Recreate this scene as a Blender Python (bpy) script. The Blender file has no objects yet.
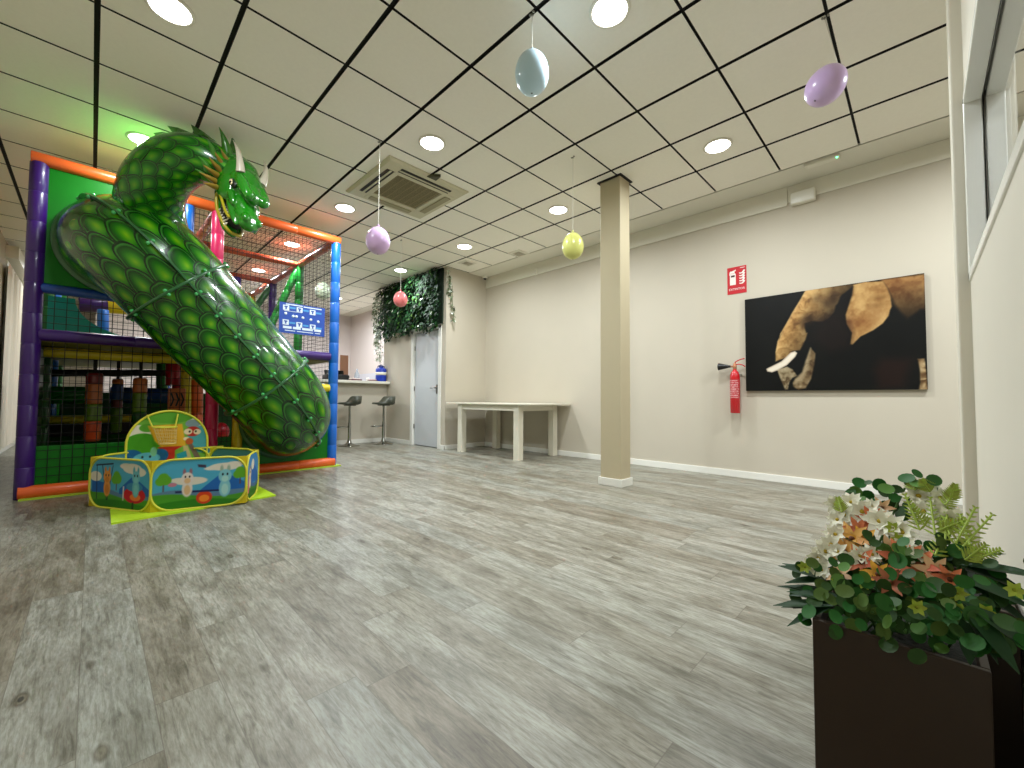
import bpy, bmesh, math, random
import numpy as np
from mathutils import Vector, Matrix, Quaternion
random.seed(7)
S = bpy.context.scene
COL = S.collection
PI = math.pi

# ------------------------------------------------------------------ camera, world, exposure
F_PX, YAW, PITCH, ROLL, HC = 415.116, 0.779588, 0.0374336, 0.00625745, 0.855
CF = np.array([math.cos(PITCH)*math.cos(YAW), math.cos(PITCH)*math.sin(YAW), math.sin(PITCH)])
_r = np.array([math.sin(YAW), -math.cos(YAW), 0.0]); _u = np.cross(_r, CF)
CR = math.cos(ROLL)*_r + math.sin(ROLL)*_u
CU = -math.sin(ROLL)*_r + math.cos(ROLL)*_u
cd = bpy.data.cameras.new('camera'); cam = bpy.data.objects.new('camera', cd); COL.objects.link(cam)
cd.sensor_width = 36.0; cd.lens = F_PX/1024*36.0; cd.clip_start = 0.02; cd.clip_end = 60
M = Matrix.Identity(4)
for i in range(3):
    M[i][0] = CR[i]; M[i][1] = CU[i]; M[i][2] = -CF[i]
M[2][3] = HC
cam.matrix_world = M
S.camera = cam
w = bpy.data.worlds.new('world'); S.world = w; w.use_nodes = True
w.node_tree.nodes['Background'].inputs[0].default_value = (1.0, .95, .88, 1)
w.node_tree.nodes['Background'].inputs[1].default_value = 0.25
S.view_settings.view_transform = 'Standard'; S.view_settings.look = 'None'
S.view_settings.gamma = 1.0; S.view_settings.use_curve_mapping = False
S.view_settings.exposure = 0.30
LAMP_W = 24.0                      # watts of each round ceiling downlight
LAMP_COL = (.90, .97, 1.0)

# ------------------------------------------------------------------ helpers
def ray(px, py): return CF + (px-512)/F_PX*CR - (py-384)/F_PX*CU
def aty(px, py, y): d = ray(px, py); return Vector(d*(y/d[1])) + Vector((0, 0, HC))
def atx(px, py, x): d = ray(px, py); return Vector(d*(x/d[0])) + Vector((0, 0, HC))
def atz(px, py, z): d = ray(px, py); return Vector(d*((z-HC)/d[2])) + Vector((0, 0, HC))
def lin(c): return tuple(((x/255)/12.92 if x/255 <= .04045 else ((x/255+.055)/1.055)**2.4) for x in c)

MATS = {}
def mat(key, col=(200, 200, 200), rough=.5, metal=0.0, coat=0.0, noise=0.0, nscale=20, bump=0.0, emit=None, estr=0, island=0.0, spec=.5, trans=0.0, sub=0.0):
    if key in MATS: return MATS[key]
    m = bpy.data.materials.new(key); m.use_nodes = True; MATS[key] = m
    nt = m.node_tree; b = nt.nodes['Principled BSDF']
    c = lin(col)
    b.inputs['Base Color'].default_value = (*c, 1); b.inputs['Roughness'].default_value = rough
    b.inputs['Metallic'].default_value = metal; b.inputs['Coat Weight'].default_value = coat
    b.inputs['Coat Roughness'].default_value = .06; b.inputs['Specular IOR Level'].default_value = spec
    b.inputs['Transmission Weight'].default_value = trans
    if sub: b.inputs['Subsurface Weight'].default_value = sub; b.inputs['Subsurface Radius'].default_value = (.1, .1, .1)
    if emit: b.inputs['Emission Color'].default_value = (*emit, 1); b.inputs['Emission Strength'].default_value = estr
    if noise or bump:
        tc = nt.nodes.new('ShaderNodeTexCoord'); n = nt.nodes.new('ShaderNodeTexNoise')
        n.inputs['Scale'].default_value = nscale; n.inputs['Detail'].default_value = 5
        nt.links.new(tc.outputs['Object'], n.inputs['Vector'])
        if noise:
            mx = nt.nodes.new('ShaderNodeMix'); mx.data_type = 'RGBA'; mx.blend_type = 'MIX'
            mx.inputs[6].default_value = (*[x*(1-noise) for x in c], 1); mx.inputs[7].default_value = (*[min(1, x*(1+noise)) for x in c], 1)
            nt.links.new(n.outputs['Fac'], mx.inputs[0]); nt.links.new(mx.outputs[2], b.inputs['Base Color'])
        if bump:
            bp = nt.nodes.new('ShaderNodeBump'); bp.inputs['Strength'].default_value = bump; bp.inputs['Distance'].default_value = .01
            nt.links.new(n.outputs['Fac'], bp.inputs['Height']); nt.links.new(bp.outputs['Normal'], b.inputs['Normal'])
    if island:
        g = nt.nodes.new('ShaderNodeNewGeometry'); hs = nt.nodes.new('ShaderNodeHueSaturation'); mr = nt.nodes.new('ShaderNodeMapRange')
        mr.inputs['To Min'].default_value = 1-island; mr.inputs['To Max'].default_value = 1+island
        mh = nt.nodes.new('ShaderNodeMapRange'); mh.inputs['To Min'].default_value = .5-.06*island; mh.inputs['To Max'].default_value = .5+.06*island
        hs.inputs['Color'].default_value = (*c, 1)
        nt.links.new(g.outputs['Random Per Island'], mr.inputs['Value']); nt.links.new(g.outputs['Random Per Island'], mh.inputs['Value'])
        nt.links.new(mr.outputs[0], hs.inputs['Value']); nt.links.new(mh.outputs[0], hs.inputs['Hue'])
        nt.links.new(hs.outputs[0], b.inputs['Base Color'])
    return m

def frame_from(d):
    d = Vector(d).normalized()
    a = Vector((0, 0, 1)) if abs(d.z) < .9 else Vector((1, 0, 0))
    x = d.cross(a).normalized(); y = d.cross(x).normalized()
    return x, y, d

class MB:
    def __init__(s): s.v = []; s.f = []; s.mi = []; s.sm = []
    def add(s, vs, fs, m=0, smooth=True):
        o = len(s.v); s.v += [Vector(p) for p in vs]
        for f in fs: s.f.append([o+i for i in f]); s.mi.append(m); s.sm.append(smooth)
        return s
    def box(s, c, d, R=None, m=0):
        c = Vector(c); hx, hy, hz = d[0]/2, d[1]/2, d[2]/2
        vs = [Vector((x, y, z)) for x in (-hx, hx) for y in (-hy, hy) for z in (-hz, hz)]
        if R is not None: vs = [R @ v for v in vs]
        return s.add([c+v for v in vs], [(0, 1, 3, 2), (4, 6, 7, 5), (0, 4, 5, 1), (2, 3, 7, 6), (0, 2, 6, 4), (1, 5, 7, 3)], m, False)
    def bb(s, a, b, m=0):
        return s.box([(a[i]+b[i])/2 for i in range(3)], [abs(b[i]-a[i]) for i in range(3)], None, m)
    def rbox(s, c, d, r=.01, R=None, m=0, n=3):          # box with rounded edges
        bm = bmesh.new(); bmesh.ops.create_cube(bm, size=1)
        bmesh.ops.scale(bm, vec=d, verts=bm.verts)
        bmesh.ops.bevel(bm, geom=bm.edges[:], offset=r, segments=n, profile=.5, affect='EDGES')
        bm.verts.index_update()
        vs = [v.co.copy() for v in bm.verts]
        if R is not None: vs = [R @ v for v in vs]
        s.add([Vector(c)+v for v in vs], [[v.index for v in f.verts] for f in bm.faces], m, True); bm.free(); return s
    def tube(s, path, r, n=12, m=0, caps=True, closed=False, sq=None):
        path = [Vector(p) for p in path]; k = len(path)
        if not hasattr(r, '__len__'): r = [r]*k
        rings = []; x = None
        for i in range(k):
            a = path[(i-1) % k] if (closed or i > 0) else path[i]
            b = path[(i+1) % k] if (closed or i < k-1) else path[i]
            d = (b-a).normalized()
            if x is None: x, y, _ = frame_from(d)
            x = (x - d*x.dot(d)).normalized(); y = d.cross(x)
            rings.append([path[i] + (x*math.cos(2*PI*j/n) + y*math.sin(2*PI*j/n))*r[i] for j in range(n)])
        vs = [p for q in rings for p in q]; fs = []
        for i in range(k if closed else k-1):
            for j in range(n):
                a = i*n; b = ((i+1) % k)*n
                fs.append((a+j, a+(j+1) % n, b+(j+1) % n, b+j))
        s.add(vs, fs, m, True)
        if caps and not closed:
            s.add(rings[0], [list(range(n))[::-1]], m, False); s.add(rings[-1], [list(range(n))], m, False)
        return s
    def cyl(s, a, b, r, r2=None, n=16, m=0): return s.tube([a, b], [r, r if r2 is None else r2], n, m)
    def lathe(s, prof, c=(0, 0, 0), ax=(0, 0, 1), n=24, m=0):
        x, y, d = frame_from(ax); c = Vector(c); vs = []; fs = []
        for (rr, h) in prof:
            vs += [c + d*h + (x*math.cos(2*PI*j/n) + y*math.sin(2*PI*j/n))*rr for j in range(n)]
        for i in range(len(prof)-1):
            for j in range(n): fs.append((i*n+j, i*n+(j+1) % n, (i+1)*n+(j+1) % n, (i+1)*n+j))
        return s.add(vs, fs, m, True)
    def ell(s, c, r, R=None, m=0, nu=20, nv=12):
        vs = []; fs = []; c = Vector(c)
        for i in range(nv+1):
            t = PI*i/nv
            for j in range(nu):
                p = 2*PI*j/nu
                v = Vector((r[0]*math.sin(t)*math.cos(p), r[1]*math.sin(t)*math.sin(p), r[2]*math.cos(t)))
                vs.append(c + (R @ v if R is not None else v))
        for i in range(nv):
            for j in range(nu): fs.append((i*nu+j, (i+1)*nu+j, (i+1)*nu+(j+1) % nu, i*nu+(j+1) % nu))
        return s.add(vs, fs, m, True)
    def prism(s, pts, off, m=0):                          # flat outline extruded by a vector
        pts = [Vector(p) for p in pts]; n = len(pts); off = Vector(off)
        fs = [list(range(n))[::-1], list(range(n, 2*n))] + [(i, (i+1) % n, n+(i+1) % n, n+i) for i in range(n)]
        return s.add(pts + [p+off for p in pts], fs, m, False)
    def leaf(s, c, d, up, L, W, fold=.15, droop=.15, m=0):
        d = Vector(d).normalized(); up = Vector(up); sd = d.cross(up)
        if sd.length < 1e-3: sd = d.cross(Vector((.3, .8, .5)))
        sd.normalize(); up = sd.cross(d).normalized(); c = Vector(c)
        mid = [c, c+d*L*.3, c+d*L*.65-up*droop*L*.4, c+d*L-up*droop*L]
        ws = [.06, .5, .42, .03]
        vs = []
        for p, q in zip(mid, ws): vs += [p-sd*W*q+up*fold*W*q*2, p, p+sd*W*q+up*fold*W*q*2]
        fs = []
        for i in range(3): fs += [(3*i, 3*i+1, 3*i+4, 3*i+3), (3*i+1, 3*i+2, 3*i+5, 3*i+4)]
        return s.add(vs, fs, m, True)
    def disc(s, c, nrm, r, n=10, m=0, cup=.15, asp=1.0, ang=0):
        x, y, d = frame_from(nrm); c = Vector(c)
        x, y = x*math.cos(ang)+y*math.sin(ang), -x*math.sin(ang)+y*math.cos(ang)
        vs = [c-d*r*cup] + [c + x*math.cos(2*PI*j/n)*r + y*math.sin(2*PI*j/n)*r*asp for j in range(n)]
        return s.add(vs, [(0, 1+j, 1+(j+1) % n) for j in range(n)], m, True)
    def build(s, name, mats, parent=None, local=False, bevel=0, mods=None):
        me = bpy.data.meshes.new(name)
        off = Vector((0, 0, 0))
        if parent is not None and not local: off = wloc(parent)
        me.from_pydata([v-off for v in s.v], [], s.f)
        if not isinstance(mats, (list, tuple)): mats = [mats]
        for m in mats: me.materials.append(m)
        me.polygons.foreach_set('material_index', s.mi); me.polygons.foreach_set('use_smooth', s.sm)
        me.update()
        o = bpy.data.objects.new(name, me); COL.objects.link(o)
        if parent is not None: o.parent = parent
        if bevel:
            b = o.modifiers.new('edge', 'BEVEL'); b.width = bevel; b.segments = 2; b.limit_method = 'ANGLE'; b.angle_limit = .7
        return o

def wloc(o):
    v = Vector(o.location)
    while o.parent: o = o.parent; v += o.location
    return v
def tag(o, label, cat, group=None, kind=None):
    o['label'] = label; o['category'] = cat
    if group: o['group'] = group
    if kind: o['kind'] = kind
    return o
def thing(name, label, cat, loc=(0, 0, 0), rz=0, group=None):
    o = bpy.data.objects.new(name, None); COL.objects.link(o); o.empty_display_size = .1
    o.location = loc; o.rotation_euler = (0, 0, rz)
    return tag(o, label, cat, group)
def struct(name, mb, mats, label=None, cat=None, parent=None, bevel=0):
    o = mb.build(name, mats, parent, bevel=bevel)
    if parent is None:
        o['kind'] = 'structure'
        if label: o['label'] = label
        if cat: o['category'] = cat
    return o
def kids(o): return [c for c in bpy.data.objects if c.parent == o]
def copy_tree(o, parent=None):
    c = o.copy(); COL.objects.link(c); c.parent = parent
    for k in kids(o): copy_tree(k, c)
    return c

# vertex-coloured prints (canvas, pen panels): colour comes from a function of the print's own (u, v)
def art_mat(key, rough=.5):
    if key in MATS: return MATS[key]
    m = bpy.data.materials.new(key); m.use_nodes = True; MATS[key] = m
    a = m.node_tree.nodes.new('ShaderNodeAttribute'); a.attribute_name = 'print'
    b = m.node_tree.nodes['Principled BSDF']; b.inputs['Roughness'].default_value = rough; b.inputs['Specular IOR Level'].default_value = .2
    m.node_tree.links.new(a.outputs['Color'], b.inputs['Base Color']); return m
def lin_arr(a):
    a = np.clip(a/255., 0, 1); return np.where(a <= .04045, a/12.92, ((a+.055)/1.055)**2.4)
def art(name, o, ux, uy, nx, ny, func, m, parent, outline=None):
    o = Vector(o); ux = Vector(ux); uy = Vector(uy); off = wloc(parent) if parent else Vector((0, 0, 0))
    U, V = np.meshgrid(np.linspace(0, 1, nx), np.linspace(0, 1, ny))
    P = np.array(o-off)[None, None] + U[..., None]*np.array(ux) + V[..., None]*np.array(uy)
    C = lin_arr(func(U, V))
    idx = np.arange(nx*ny).reshape(ny, nx)
    q = np.stack([idx[:-1, :-1], idx[:-1, 1:], idx[1:, 1:], idx[1:, :-1]], -1).reshape(-1, 4)
    if outline is not None:
        keep = outline(U, V).reshape(-1); q = q[keep[q].all(1)]
    me = bpy.data.meshes.new(name); me.from_pydata(P.reshape(-1, 3).tolist(), [], q.tolist())
    at = me.color_attributes.new('print', 'FLOAT_COLOR', 'POINT')
    at.data.foreach_set('color', np.concatenate([C.reshape(-1, 3), np.ones((nx*ny, 1))], 1).astype(np.float32).ravel())
    me.materials.append(m); me.update()
    ob = bpy.data.objects.new(name, me); COL.objects.link(ob); ob.parent = parent
    return ob
def sdpoly(X, Y, pts):                                   # signed distance, negative inside
    d = np.full(X.shape, 1e9); s = np.ones(X.shape); n = len(pts)
    for i in range(n):
        ax, ay = pts[i]; bx, by = pts[i-1]
        ex, ey = bx-ax, by-ay; wx, wy = X-ax, Y-ay
        t = np.clip((wx*ex+wy*ey)/(ex*ex+ey*ey+1e-12), 0, 1)
        d = np.minimum(d, (wx-ex*t)**2+(wy-ey*t)**2)
        c1 = Y >= ay; c2 = Y < by; c3 = ex*wy > ey*wx
        s = np.where((c1 & c2 & c3) | (~c1 & ~c2 & ~c3), -s, s)
    return s*np.sqrt(d)
def lay(C, mask, col): return C*(1-mask[..., None]) + np.array(col, float)*mask[..., None]
def soft(d, w): return np.clip(.5-d/w, 0, 1)
def vnoise(X, Y, seed=0):
    def h(i, j): return np.modf(np.abs(np.sin(i*127.1+j*311.7+seed*17.3)*43758.5453))[0]
    i = np.floor(X); j = np.floor(Y); f = X-i; g = Y-j; f = f*f*(3-2*f); g = g*g*(3-2*g)
    return (h(i, j)*(1-f)+h(i+1, j)*f)*(1-g) + (h(i, j+1)*(1-f)+h(i+1, j+1)*f)*g

# ------------------------------------------------------------------ the room
CEIL = 3.131
XW = 5.13                                                # far cream wall
T = .6
gx = lambda i: (i-.078)*T
gy = lambda j: (j+3.581)*T
m_wall = mat('cream_wall_paint', (197, 188, 171), .75, noise=.03, nscale=3, bump=.03)
m_part = mat('cream_wall_paint_brightened', (214, 208, 193), .75, noise=.03, nscale=3)  # same paint as the walls, brightened to stand in for stronger light
m_pink = mat('pale_pink_wall_paint', (208, 196, 192), .75, noise=.02, nscale=3)
m_white = mat('white_paint', (232, 228, 214), .5)
m_trimw = mat('white_gloss_trim', (236, 234, 226), .35)
m_tile = mat('ceiling_tile_board', (248, 244, 232), .85, noise=.03, nscale=40)
m_gap = mat('black_ceiling_grid', (14, 12, 9), .7)
m_plaster = mat('white_plasterboard', (226, 222, 208), .8)

def floor_material():
    m = bpy.data.materials.new('weathered_grey_oak_planks'); m.use_nodes = True
    nt = m.node_tree; N = nt.nodes; L = nt.links; b = N['Principled BSDF']
    tc = N.new('ShaderNodeTexCoord'); sep = N.new('ShaderNodeSeparateXYZ'); L.new(tc.outputs['Object'], sep.inputs[0])
    def math_(op, a, bb=None, c=None):
        n = N.new('ShaderNodeMath'); n.operation = op
        for i, v in enumerate((a, bb, c)):
            if v is None: continue
            if isinstance(v, (int, float)): n.inputs[i].default_value = v
            else: L.new(v, n.inputs[i])
        return n.outputs[0]
    PW, PL = .15, 1.22
    cx = math_('DIVIDE', sep.outputs[0], PW); ix = math_('FLOOR', cx); fx = math_('FRACT', cx)
    wn0 = N.new('ShaderNodeTexWhiteNoise'); wn0.noise_dimensions = '1D'; L.new(ix, wn0.inputs['W'])
    cy = math_('ADD', math_('DIVIDE', sep.outputs[1], PL), math_('MULTIPLY', wn0.outputs['Value'], 5.0))
    iy = math_('FLOOR', cy); fy = math_('FRACT', cy)
    cmb = N.new('ShaderNodeCombineXYZ'); L.new(ix, cmb.inputs[0]); L.new(iy, cmb.inputs[1])
    wn = N.new('ShaderNodeTexWhiteNoise'); wn.noise_dimensions = '3D'; L.new(cmb.outputs[0], wn.inputs['Vector'])
    # grain coordinates: stretched along the plank, shifted per plank
    sh = N.new('ShaderNodeVectorMath'); sh.operation = 'SCALE'; L.new(wn.outputs['Color'], sh.inputs[0]); sh.inputs['Scale'].default_value = 37.0
    ad = N.new('ShaderNodeVectorMath'); ad.operation = 'ADD'; L.new(tc.outputs['Object'], ad.inputs[0]); L.new(sh.outputs[0], ad.inputs[1])
    def noise(scx, scy, detail, rough=.6, dist=0.0):
        mp = N.new('ShaderNodeMapping'); mp.inputs['Scale'].default_value = (scx, scy, 1); L.new(ad.outputs[0], mp.inputs['Vector'])
        n = N.new('ShaderNodeTexNoise'); n.inputs['Scale'].default_value = 1.0; n.inputs['Detail'].default_value = detail
        n.inputs['Roughness'].default_value = rough; n.inputs['Distortion'].default_value = dist
        L.new(mp.outputs[0], n.inputs['Vector']); return n.outputs['Fac']
    blotch = noise(12, 3.2, 5, .62, .5); streak = noise(58, 5.5, 6, .72, .8); fine = noise(150, 22, 4, .65)
    def ramp(fac, stops):
        r = N.new('ShaderNodeValToRGB'); e = r.color_ramp.elements
        while len(e) < len(stops): e.new(.5)
        for i, (p, c) in enumerate(stops): e[i].position = p; e[i].color = (*lin(c), 1)
        L.new(fac, r.inputs[0]); return r.outputs[0]
    base = ramp(blotch, [(.25, (117, 113, 103)), (.42, (149, 147, 139)), (.58, (175, 175, 170)), (.8, (195, 195, 191))])
    tint = ramp(wn.outputs['Value'], [(0, (206, 194, 176)), (.3, (228, 224, 212)), (.6, (246, 244, 236)), (1, (230, 234, 230))])
    def mix(mode, fac, a, c):
        n = N.new('ShaderNodeMix'); n.data_type = 'RGBA'; n.blend_type = mode
        if isinstance(fac, (int, float)): n.inputs[0].default_value = fac
        else: L.new(fac, n.inputs[0])
        L.new(a, n.inputs[6]); L.new(c, n.inputs[7]); return n.outputs[2]
    col = mix('MULTIPLY', .8, base, tint)
    st = ramp(streak, [(.33, (150, 144, 128)), (.5, (238, 236, 228)), (.66, (255, 255, 255))])
    col = mix('MULTIPLY', .75, col, st)
    ft = ramp(fine, [(.35, (190, 184, 172)), (.6, (255, 255, 255))])
    col = mix('MULTIPLY', .6, col, ft)
    # knots
    mp = N.new('ShaderNodeMapping'); mp.inputs['Scale'].default_value = (6.2, 2.6, 1); L.new(ad.outputs[0], mp.inputs['Vector'])
    vo = N.new('ShaderNodeTexVoronoi'); vo.inputs['Scale'].default_value = 1.0; L.new(mp.outputs[0], vo.inputs['Vector'])
    sepc = N.new('ShaderNodeSeparateColor'); L.new(vo.outputs['Color'], sepc.inputs[0])
    on = math_('GREATER_THAN', sepc.outputs[0], .62)
    kn = ramp(vo.outputs['Distance'], [(0, (60, 52, 42)), (.032, (74, 64, 52)), (.05, (215, 206, 190)), (.08, (165, 155, 140)), (.12, (255, 255, 255))])
    col = mix('MULTIPLY', math_('MULTIPLY', on, .85), col, kn)
    # joints
    ex = math_('LESS_THAN', math_('MINIMUM', fx, math_('SUBTRACT', 1.0, fx)), .008)
    ey = math_('LESS_THAN', math_('MINIMUM', fy, math_('SUBTRACT', 1.0, fy)), .0012)
    j = math_('MAXIMUM', ex, ey)
    dk = N.new('ShaderNodeRGB'); dk.outputs[0].default_value = (*lin((92, 84, 72)), 1)
    col = mix('MIX', math_('MULTIPLY', j, .55), col, dk.outputs[0])
    L.new(col, b.inputs['Base Color'])
    rr = N.new('ShaderNodeMapRange'); rr.inputs['To Min'].default_value = .30; rr.inputs['To Max'].default_value = .46
    L.new(streak, rr.inputs['Value']); L.new(rr.outputs[0], b.inputs['Roughness'])
    bp = N.new('ShaderNodeBump'); bp.inputs['Strength'].default_value = .12; bp.inputs['Distance'].default_value = .004
    L.new(streak, bp.inputs['Height']); L.new(bp.outputs[0], b.inputs['Normal'])
    return m

YB, YE, XL, YP2 = -3.4, 11.25, -.95, 14.3
struct('floor', MB().bb((XL-.1, YB-.1, -.08), (XW+.1, YP2+.1, 0)), floor_material(), 'weathered grey oak plank floor across the whole room', 'floor')

# ceiling: a dark grid with square boards hung in it
cm = MB(); gap = .014
for i in range(-2, 8):
    for j in range(-10, 21):
        x0, x1 = max(gx(i)+gap, XL), min(gx(i+1), 4.722)-gap
        y0, y1 = max(gy(j)+gap*.62, YB), min(gy(j+1)-gap*.62, YE if gx(i) > -.2 else YP2)
        if x1-x0 < .02 or y1-y0 < .02: continue
        cm.bb((x0, y0, CEIL), (x1, y1, CEIL+.02)); cm.mi[-6:] = [1, 1, 1, 1, 0, 1]
cm.bb((4.722, YB, CEIL-.004), (XW, YE, CEIL+.02), 2)     # plasterboard margin along the far wall
cm.bb((XL-.1, YB-.1, CEIL+.02), (XW+.1, YP2+.1, CEIL+.1), 1)
struct('ceiling', cm, [m_tile, m_gap, m_plaster], 'suspended ceiling of square boards in a dark grid', 'ceiling')

struct('wall_far', MB().bb((XW, YB, 0), (XW+.1, 7.8, CEIL)), m_wall, 'long cream wall behind the elephant canvas and table', 'wall')
struct('wall_rear', MB().bb((.0, YE, 0), (XW+.1, YE+.1, CEIL)), m_pink, 'pale wall at the back behind the counter', 'wall')
struct('wall_behind', MB().bb((XL-.1, YB-.1, 0), (XW+.1, YB, CEIL)), m_wall)
# store-room block: side wall facing the room, door wall
YBL, XD, YD2 = 5.765, 4.22, 7.90
struct('wall_alcove', MB().bb((XD, YBL, 0), (XW, YBL+.1, CEIL)), m_wall, 'short cream wall between the green wall corner and the table', 'wall')
wd = MB().bb((XD, YBL+.1, 0), (XD+.1, 5.955, CEIL)).bb((XD, 6.775, 0), (XD+.1, YD2, CEIL)).bb((XD, 5.955, 2.11), (XD+.1, 6.775, CEIL))
struct('wall_door', wd, m_wall, 'cream wall around the grey door', 'wall')
struct('wall_storeroom', MB().bb((XD+.1, YD2-.1, 0), (XW, YD2, CEIL)), m_pink)
struct('wall_counter', MB().bb((5.0, YD2, 0), (5.1, YE, CEIL)), m_pink, 'pale pink wall beside the counter', 'wall')
# left wall with a tall curtained opening far down the passage
WA, WB, WH = 9.55, 13.7, 2.86
m_pass = mat('passage_beige_paint', (186, 174, 152), .8, noise=.05, nscale=2)
struct('wall_passage', MB().bb((XL-.1, YP2, 0), (.1, YP2+.1, CEIL)).bb((0, YE+.1, 0), (.1, YP2, CEIL)), m_pass, 'beige walls closing the passage beyond the climbing frame', 'wall')
wl = MB().bb((XL-.1, YB, 0), (XL, WA, CEIL)).bb((XL-.1, WA, WH), (XL, YP2, CEIL)).bb((XL-.1, WB, 0), (XL, YP2, WH))
struct('wall_left', wl, m_pass, 'beige wall of the passage beside the climbing frame', 'wall')
wf = struct('window_1', MB().bb((XL-.06, WA, 0), (XL+.02, WA+.1, WH)).bb((XL-.06, WB-.1, 0), (XL+.02, WB, WH)).bb((XL-.06, WA+.1, WH-.08), (XL+.02, WB-.1, WH)).bb((XL-.06, 11.95, 0), (XL, 12.05, WH-.08)).bb((XL-.06, WA+.1, 0), (XL+.02, WB-.1, .12)), m_trimw, 'white framed glazed opening in the passage wall', 'window')
struct('window_pane', MB().bb((XL-.05, WA+.1, .12), (XL-.04, WB-.1, WH-.08)), mat('frosted_pane', (226, 222, 214), .5), parent=wf)
cu = MB(); pts = []
for k in range(161):
    y = WA-.25+(WB-WA+.1)*k/160; pts.append((XL+.05+.018*math.sin(k*.8)+.006*math.sin(k*2.1), y))
vs = []
for x, y in pts: vs += [(x, y, .10), (x, y, WH-.10)]
cu.add(vs, [(2*k, 2*k+1, 2*k+3, 2*k+2) for k in range(160)])
tag(cu.build('curtain', mat('cream_curtain', (226, 216, 198), .8)), 'cream curtain hanging in the passage opening beyond the purple post', 'curtain')
struct('trim_1', MB().bb((XL, WA-.1, WH+.02), (XL+.13, YP2, WH+.20)), m_white, 'white pelmet above the passage opening', 'trim')

# shallow cornice box along the top of the far wall
struct('trim_2', MB().bb((XW-.022, .97, 2.925), (XW, YBL, CEIL-.004)).bb((XW-.014, YB, 2.955), (XW, .97, CEIL-.004)), m_plaster, 'shallow white cornice box along the top of the far wall', 'trim', bevel=.006)
bh = .075
struct('baseboard_far', MB().bb((XW-.014, YB, 0), (XW, YBL, bh)), m_trimw, 'white skirting along the far wall', 'baseboard', bevel=.003)
struct('baseboard_alcove', MB().bb((XD-.014, YBL-.014, 0), (XW-.014, YBL, bh)), m_trimw, bevel=.003)
struct('baseboard_door', MB().bb((XD-.014, YBL-.014, 0), (XD, 5.885, bh)).bb((XD-.014, 6.845, 0), (XD, YD2, bh)), m_trimw, bevel=.003)
struct('baseboard_left', MB().bb((XL, YB, 0), (XL+.014, WA, bh)), m_trimw, bevel=.003)

# square column
px0, px1, py0, py1 = 3.676, 3.866, 2.121, 2.355
pc = struct('column', MB().bb((px0, py0, 0), (px1, py1, CEIL)), mat('column_paint', (192, 179, 149), .6, noise=.02, nscale=4), 'square cream column standing alone in the room', 'column', bevel=.006)
struct('baseboard_column', MB().bb((px0-.016, py0-.016, 0), (px1+.016, py1+.016, bh)), m_trimw, bevel=.003)
struct('trim_3', MB().bb((px0-.022, py0-.022, CEIL-.012), (px1+.022, py0, CEIL)).bb((px0-.022, py1, CEIL-.012), (px1+.022, py1+.022, CEIL)).bb((px0-.022, py0, CEIL-.012), (px0, py1, CEIL)).bb((px1, py0, CEIL-.012), (px1+.022, py1, CEIL)), m_gap)

# partition with the window beside the camera
YP, PT = -.15, .12
XE, WZ0, WZ1, WX0 = 2.50, 1.345, 2.105, .55
pw = MB().bb((XL, YP-PT, 0), (XE, YP, WZ0)).bb((XL, YP-PT, WZ1), (XE, YP, CEIL)).bb((XL, YP-PT, WZ0), (WX0, YP, WZ1)).bb((XE-.005, YP-PT, WZ0), (XE, YP, WZ1))
struct('wall_partition', pw, m_part, 'cream partition wall beside the planter, below the window', 'wall')
struct('trim_4', MB().bb((XE, YP-PT-.02, 0), (XE+.12, YP+.038, CEIL)), m_part, 'cream end post of the partition wall', 'trim', bevel=.006)
fr = MB(); fw = .035
for (ya, yb) in ((YP-.045, YP+.006), (YP-PT-.004, YP-.062)):
    fr.bb((WX0, ya, WZ0), (XE-.005, yb, WZ0+fw)).bb((WX0, ya, WZ1-fw), (XE-.005, yb, WZ1)).bb((WX0, ya, WZ0), (WX0+fw, yb, WZ1)).bb((XE-.005-fw, ya, WZ0), (XE-.005, yb, WZ1))
w2 = struct('window_2', fr, mat('white_lacquer_frame', (244, 243, 236), .22), 'white framed interior window in the partition wall', 'window', bevel=.004)
gs = MB(); yg = YP-.053
gs.bb((WX0, yg-.005, WZ0), (XE-.005, yg+.005, WZ0+.006)).bb((WX0, yg-.003, WZ1-.008), (XE-.005, yg+.003, WZ1)).bb((XE-.011, yg-.004, WZ0), (XE-.005, yg+.004, WZ1))
struct('window_gasket', gs, mat('black_rubber', (26, 26, 28), .6), parent=w2)
gm = mat('clear_glass', (250, 252, 252), .0, trans=1.0)
struct('window_pane', MB().bb((WX0+.01, yg-.003, WZ0+.01), (XE-.03, yg+.003, WZ1-.01)), gm, parent=w2)

# door
dr = struct('door_1', MB().bb((XD+.03, 5.99, .012), (XD+.07, 6.80-.05, 2.075)), mat('grey_door_leaf', (196, 199, 202), .45, noise=.02, nscale=5), 'grey door under the green leaf wall', 'door', bevel=.003)
struct('door_frame', MB().bb((XD-.015, 5.885, 0), (XD+.09, 5.965, 2.14)).bb((XD-.015, 6.765, 0), (XD+.09, 6.845, 2.14)).bb((XD-.015, 5.885, 2.09), (XD+.09, 6.845, 2.17)), m_trimw, parent=dr, bevel=.004)
hd = MB().cyl((XD+.03, 6.05, 1.05), (XD-.03, 6.05, 1.05), .010).cyl((XD-.025, 6.05, 1.05), (XD-.025, 6.18, 1.05), .009).rbox((XD+.026, 6.05, 1.03), (.012, .04, .16), .005)
struct('door_handle', hd, mat('brushed_metal', (150, 148, 142), .3, metal=1), parent=dr)
for zz in (.35, 1.05, 1.8): struct('door_hinge', MB().cyl((XD+.02, 6.757, zz-.04), (XD+.02, 6.757, zz+.04), .009), mat('brushed_metal'), parent=dr)

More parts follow.
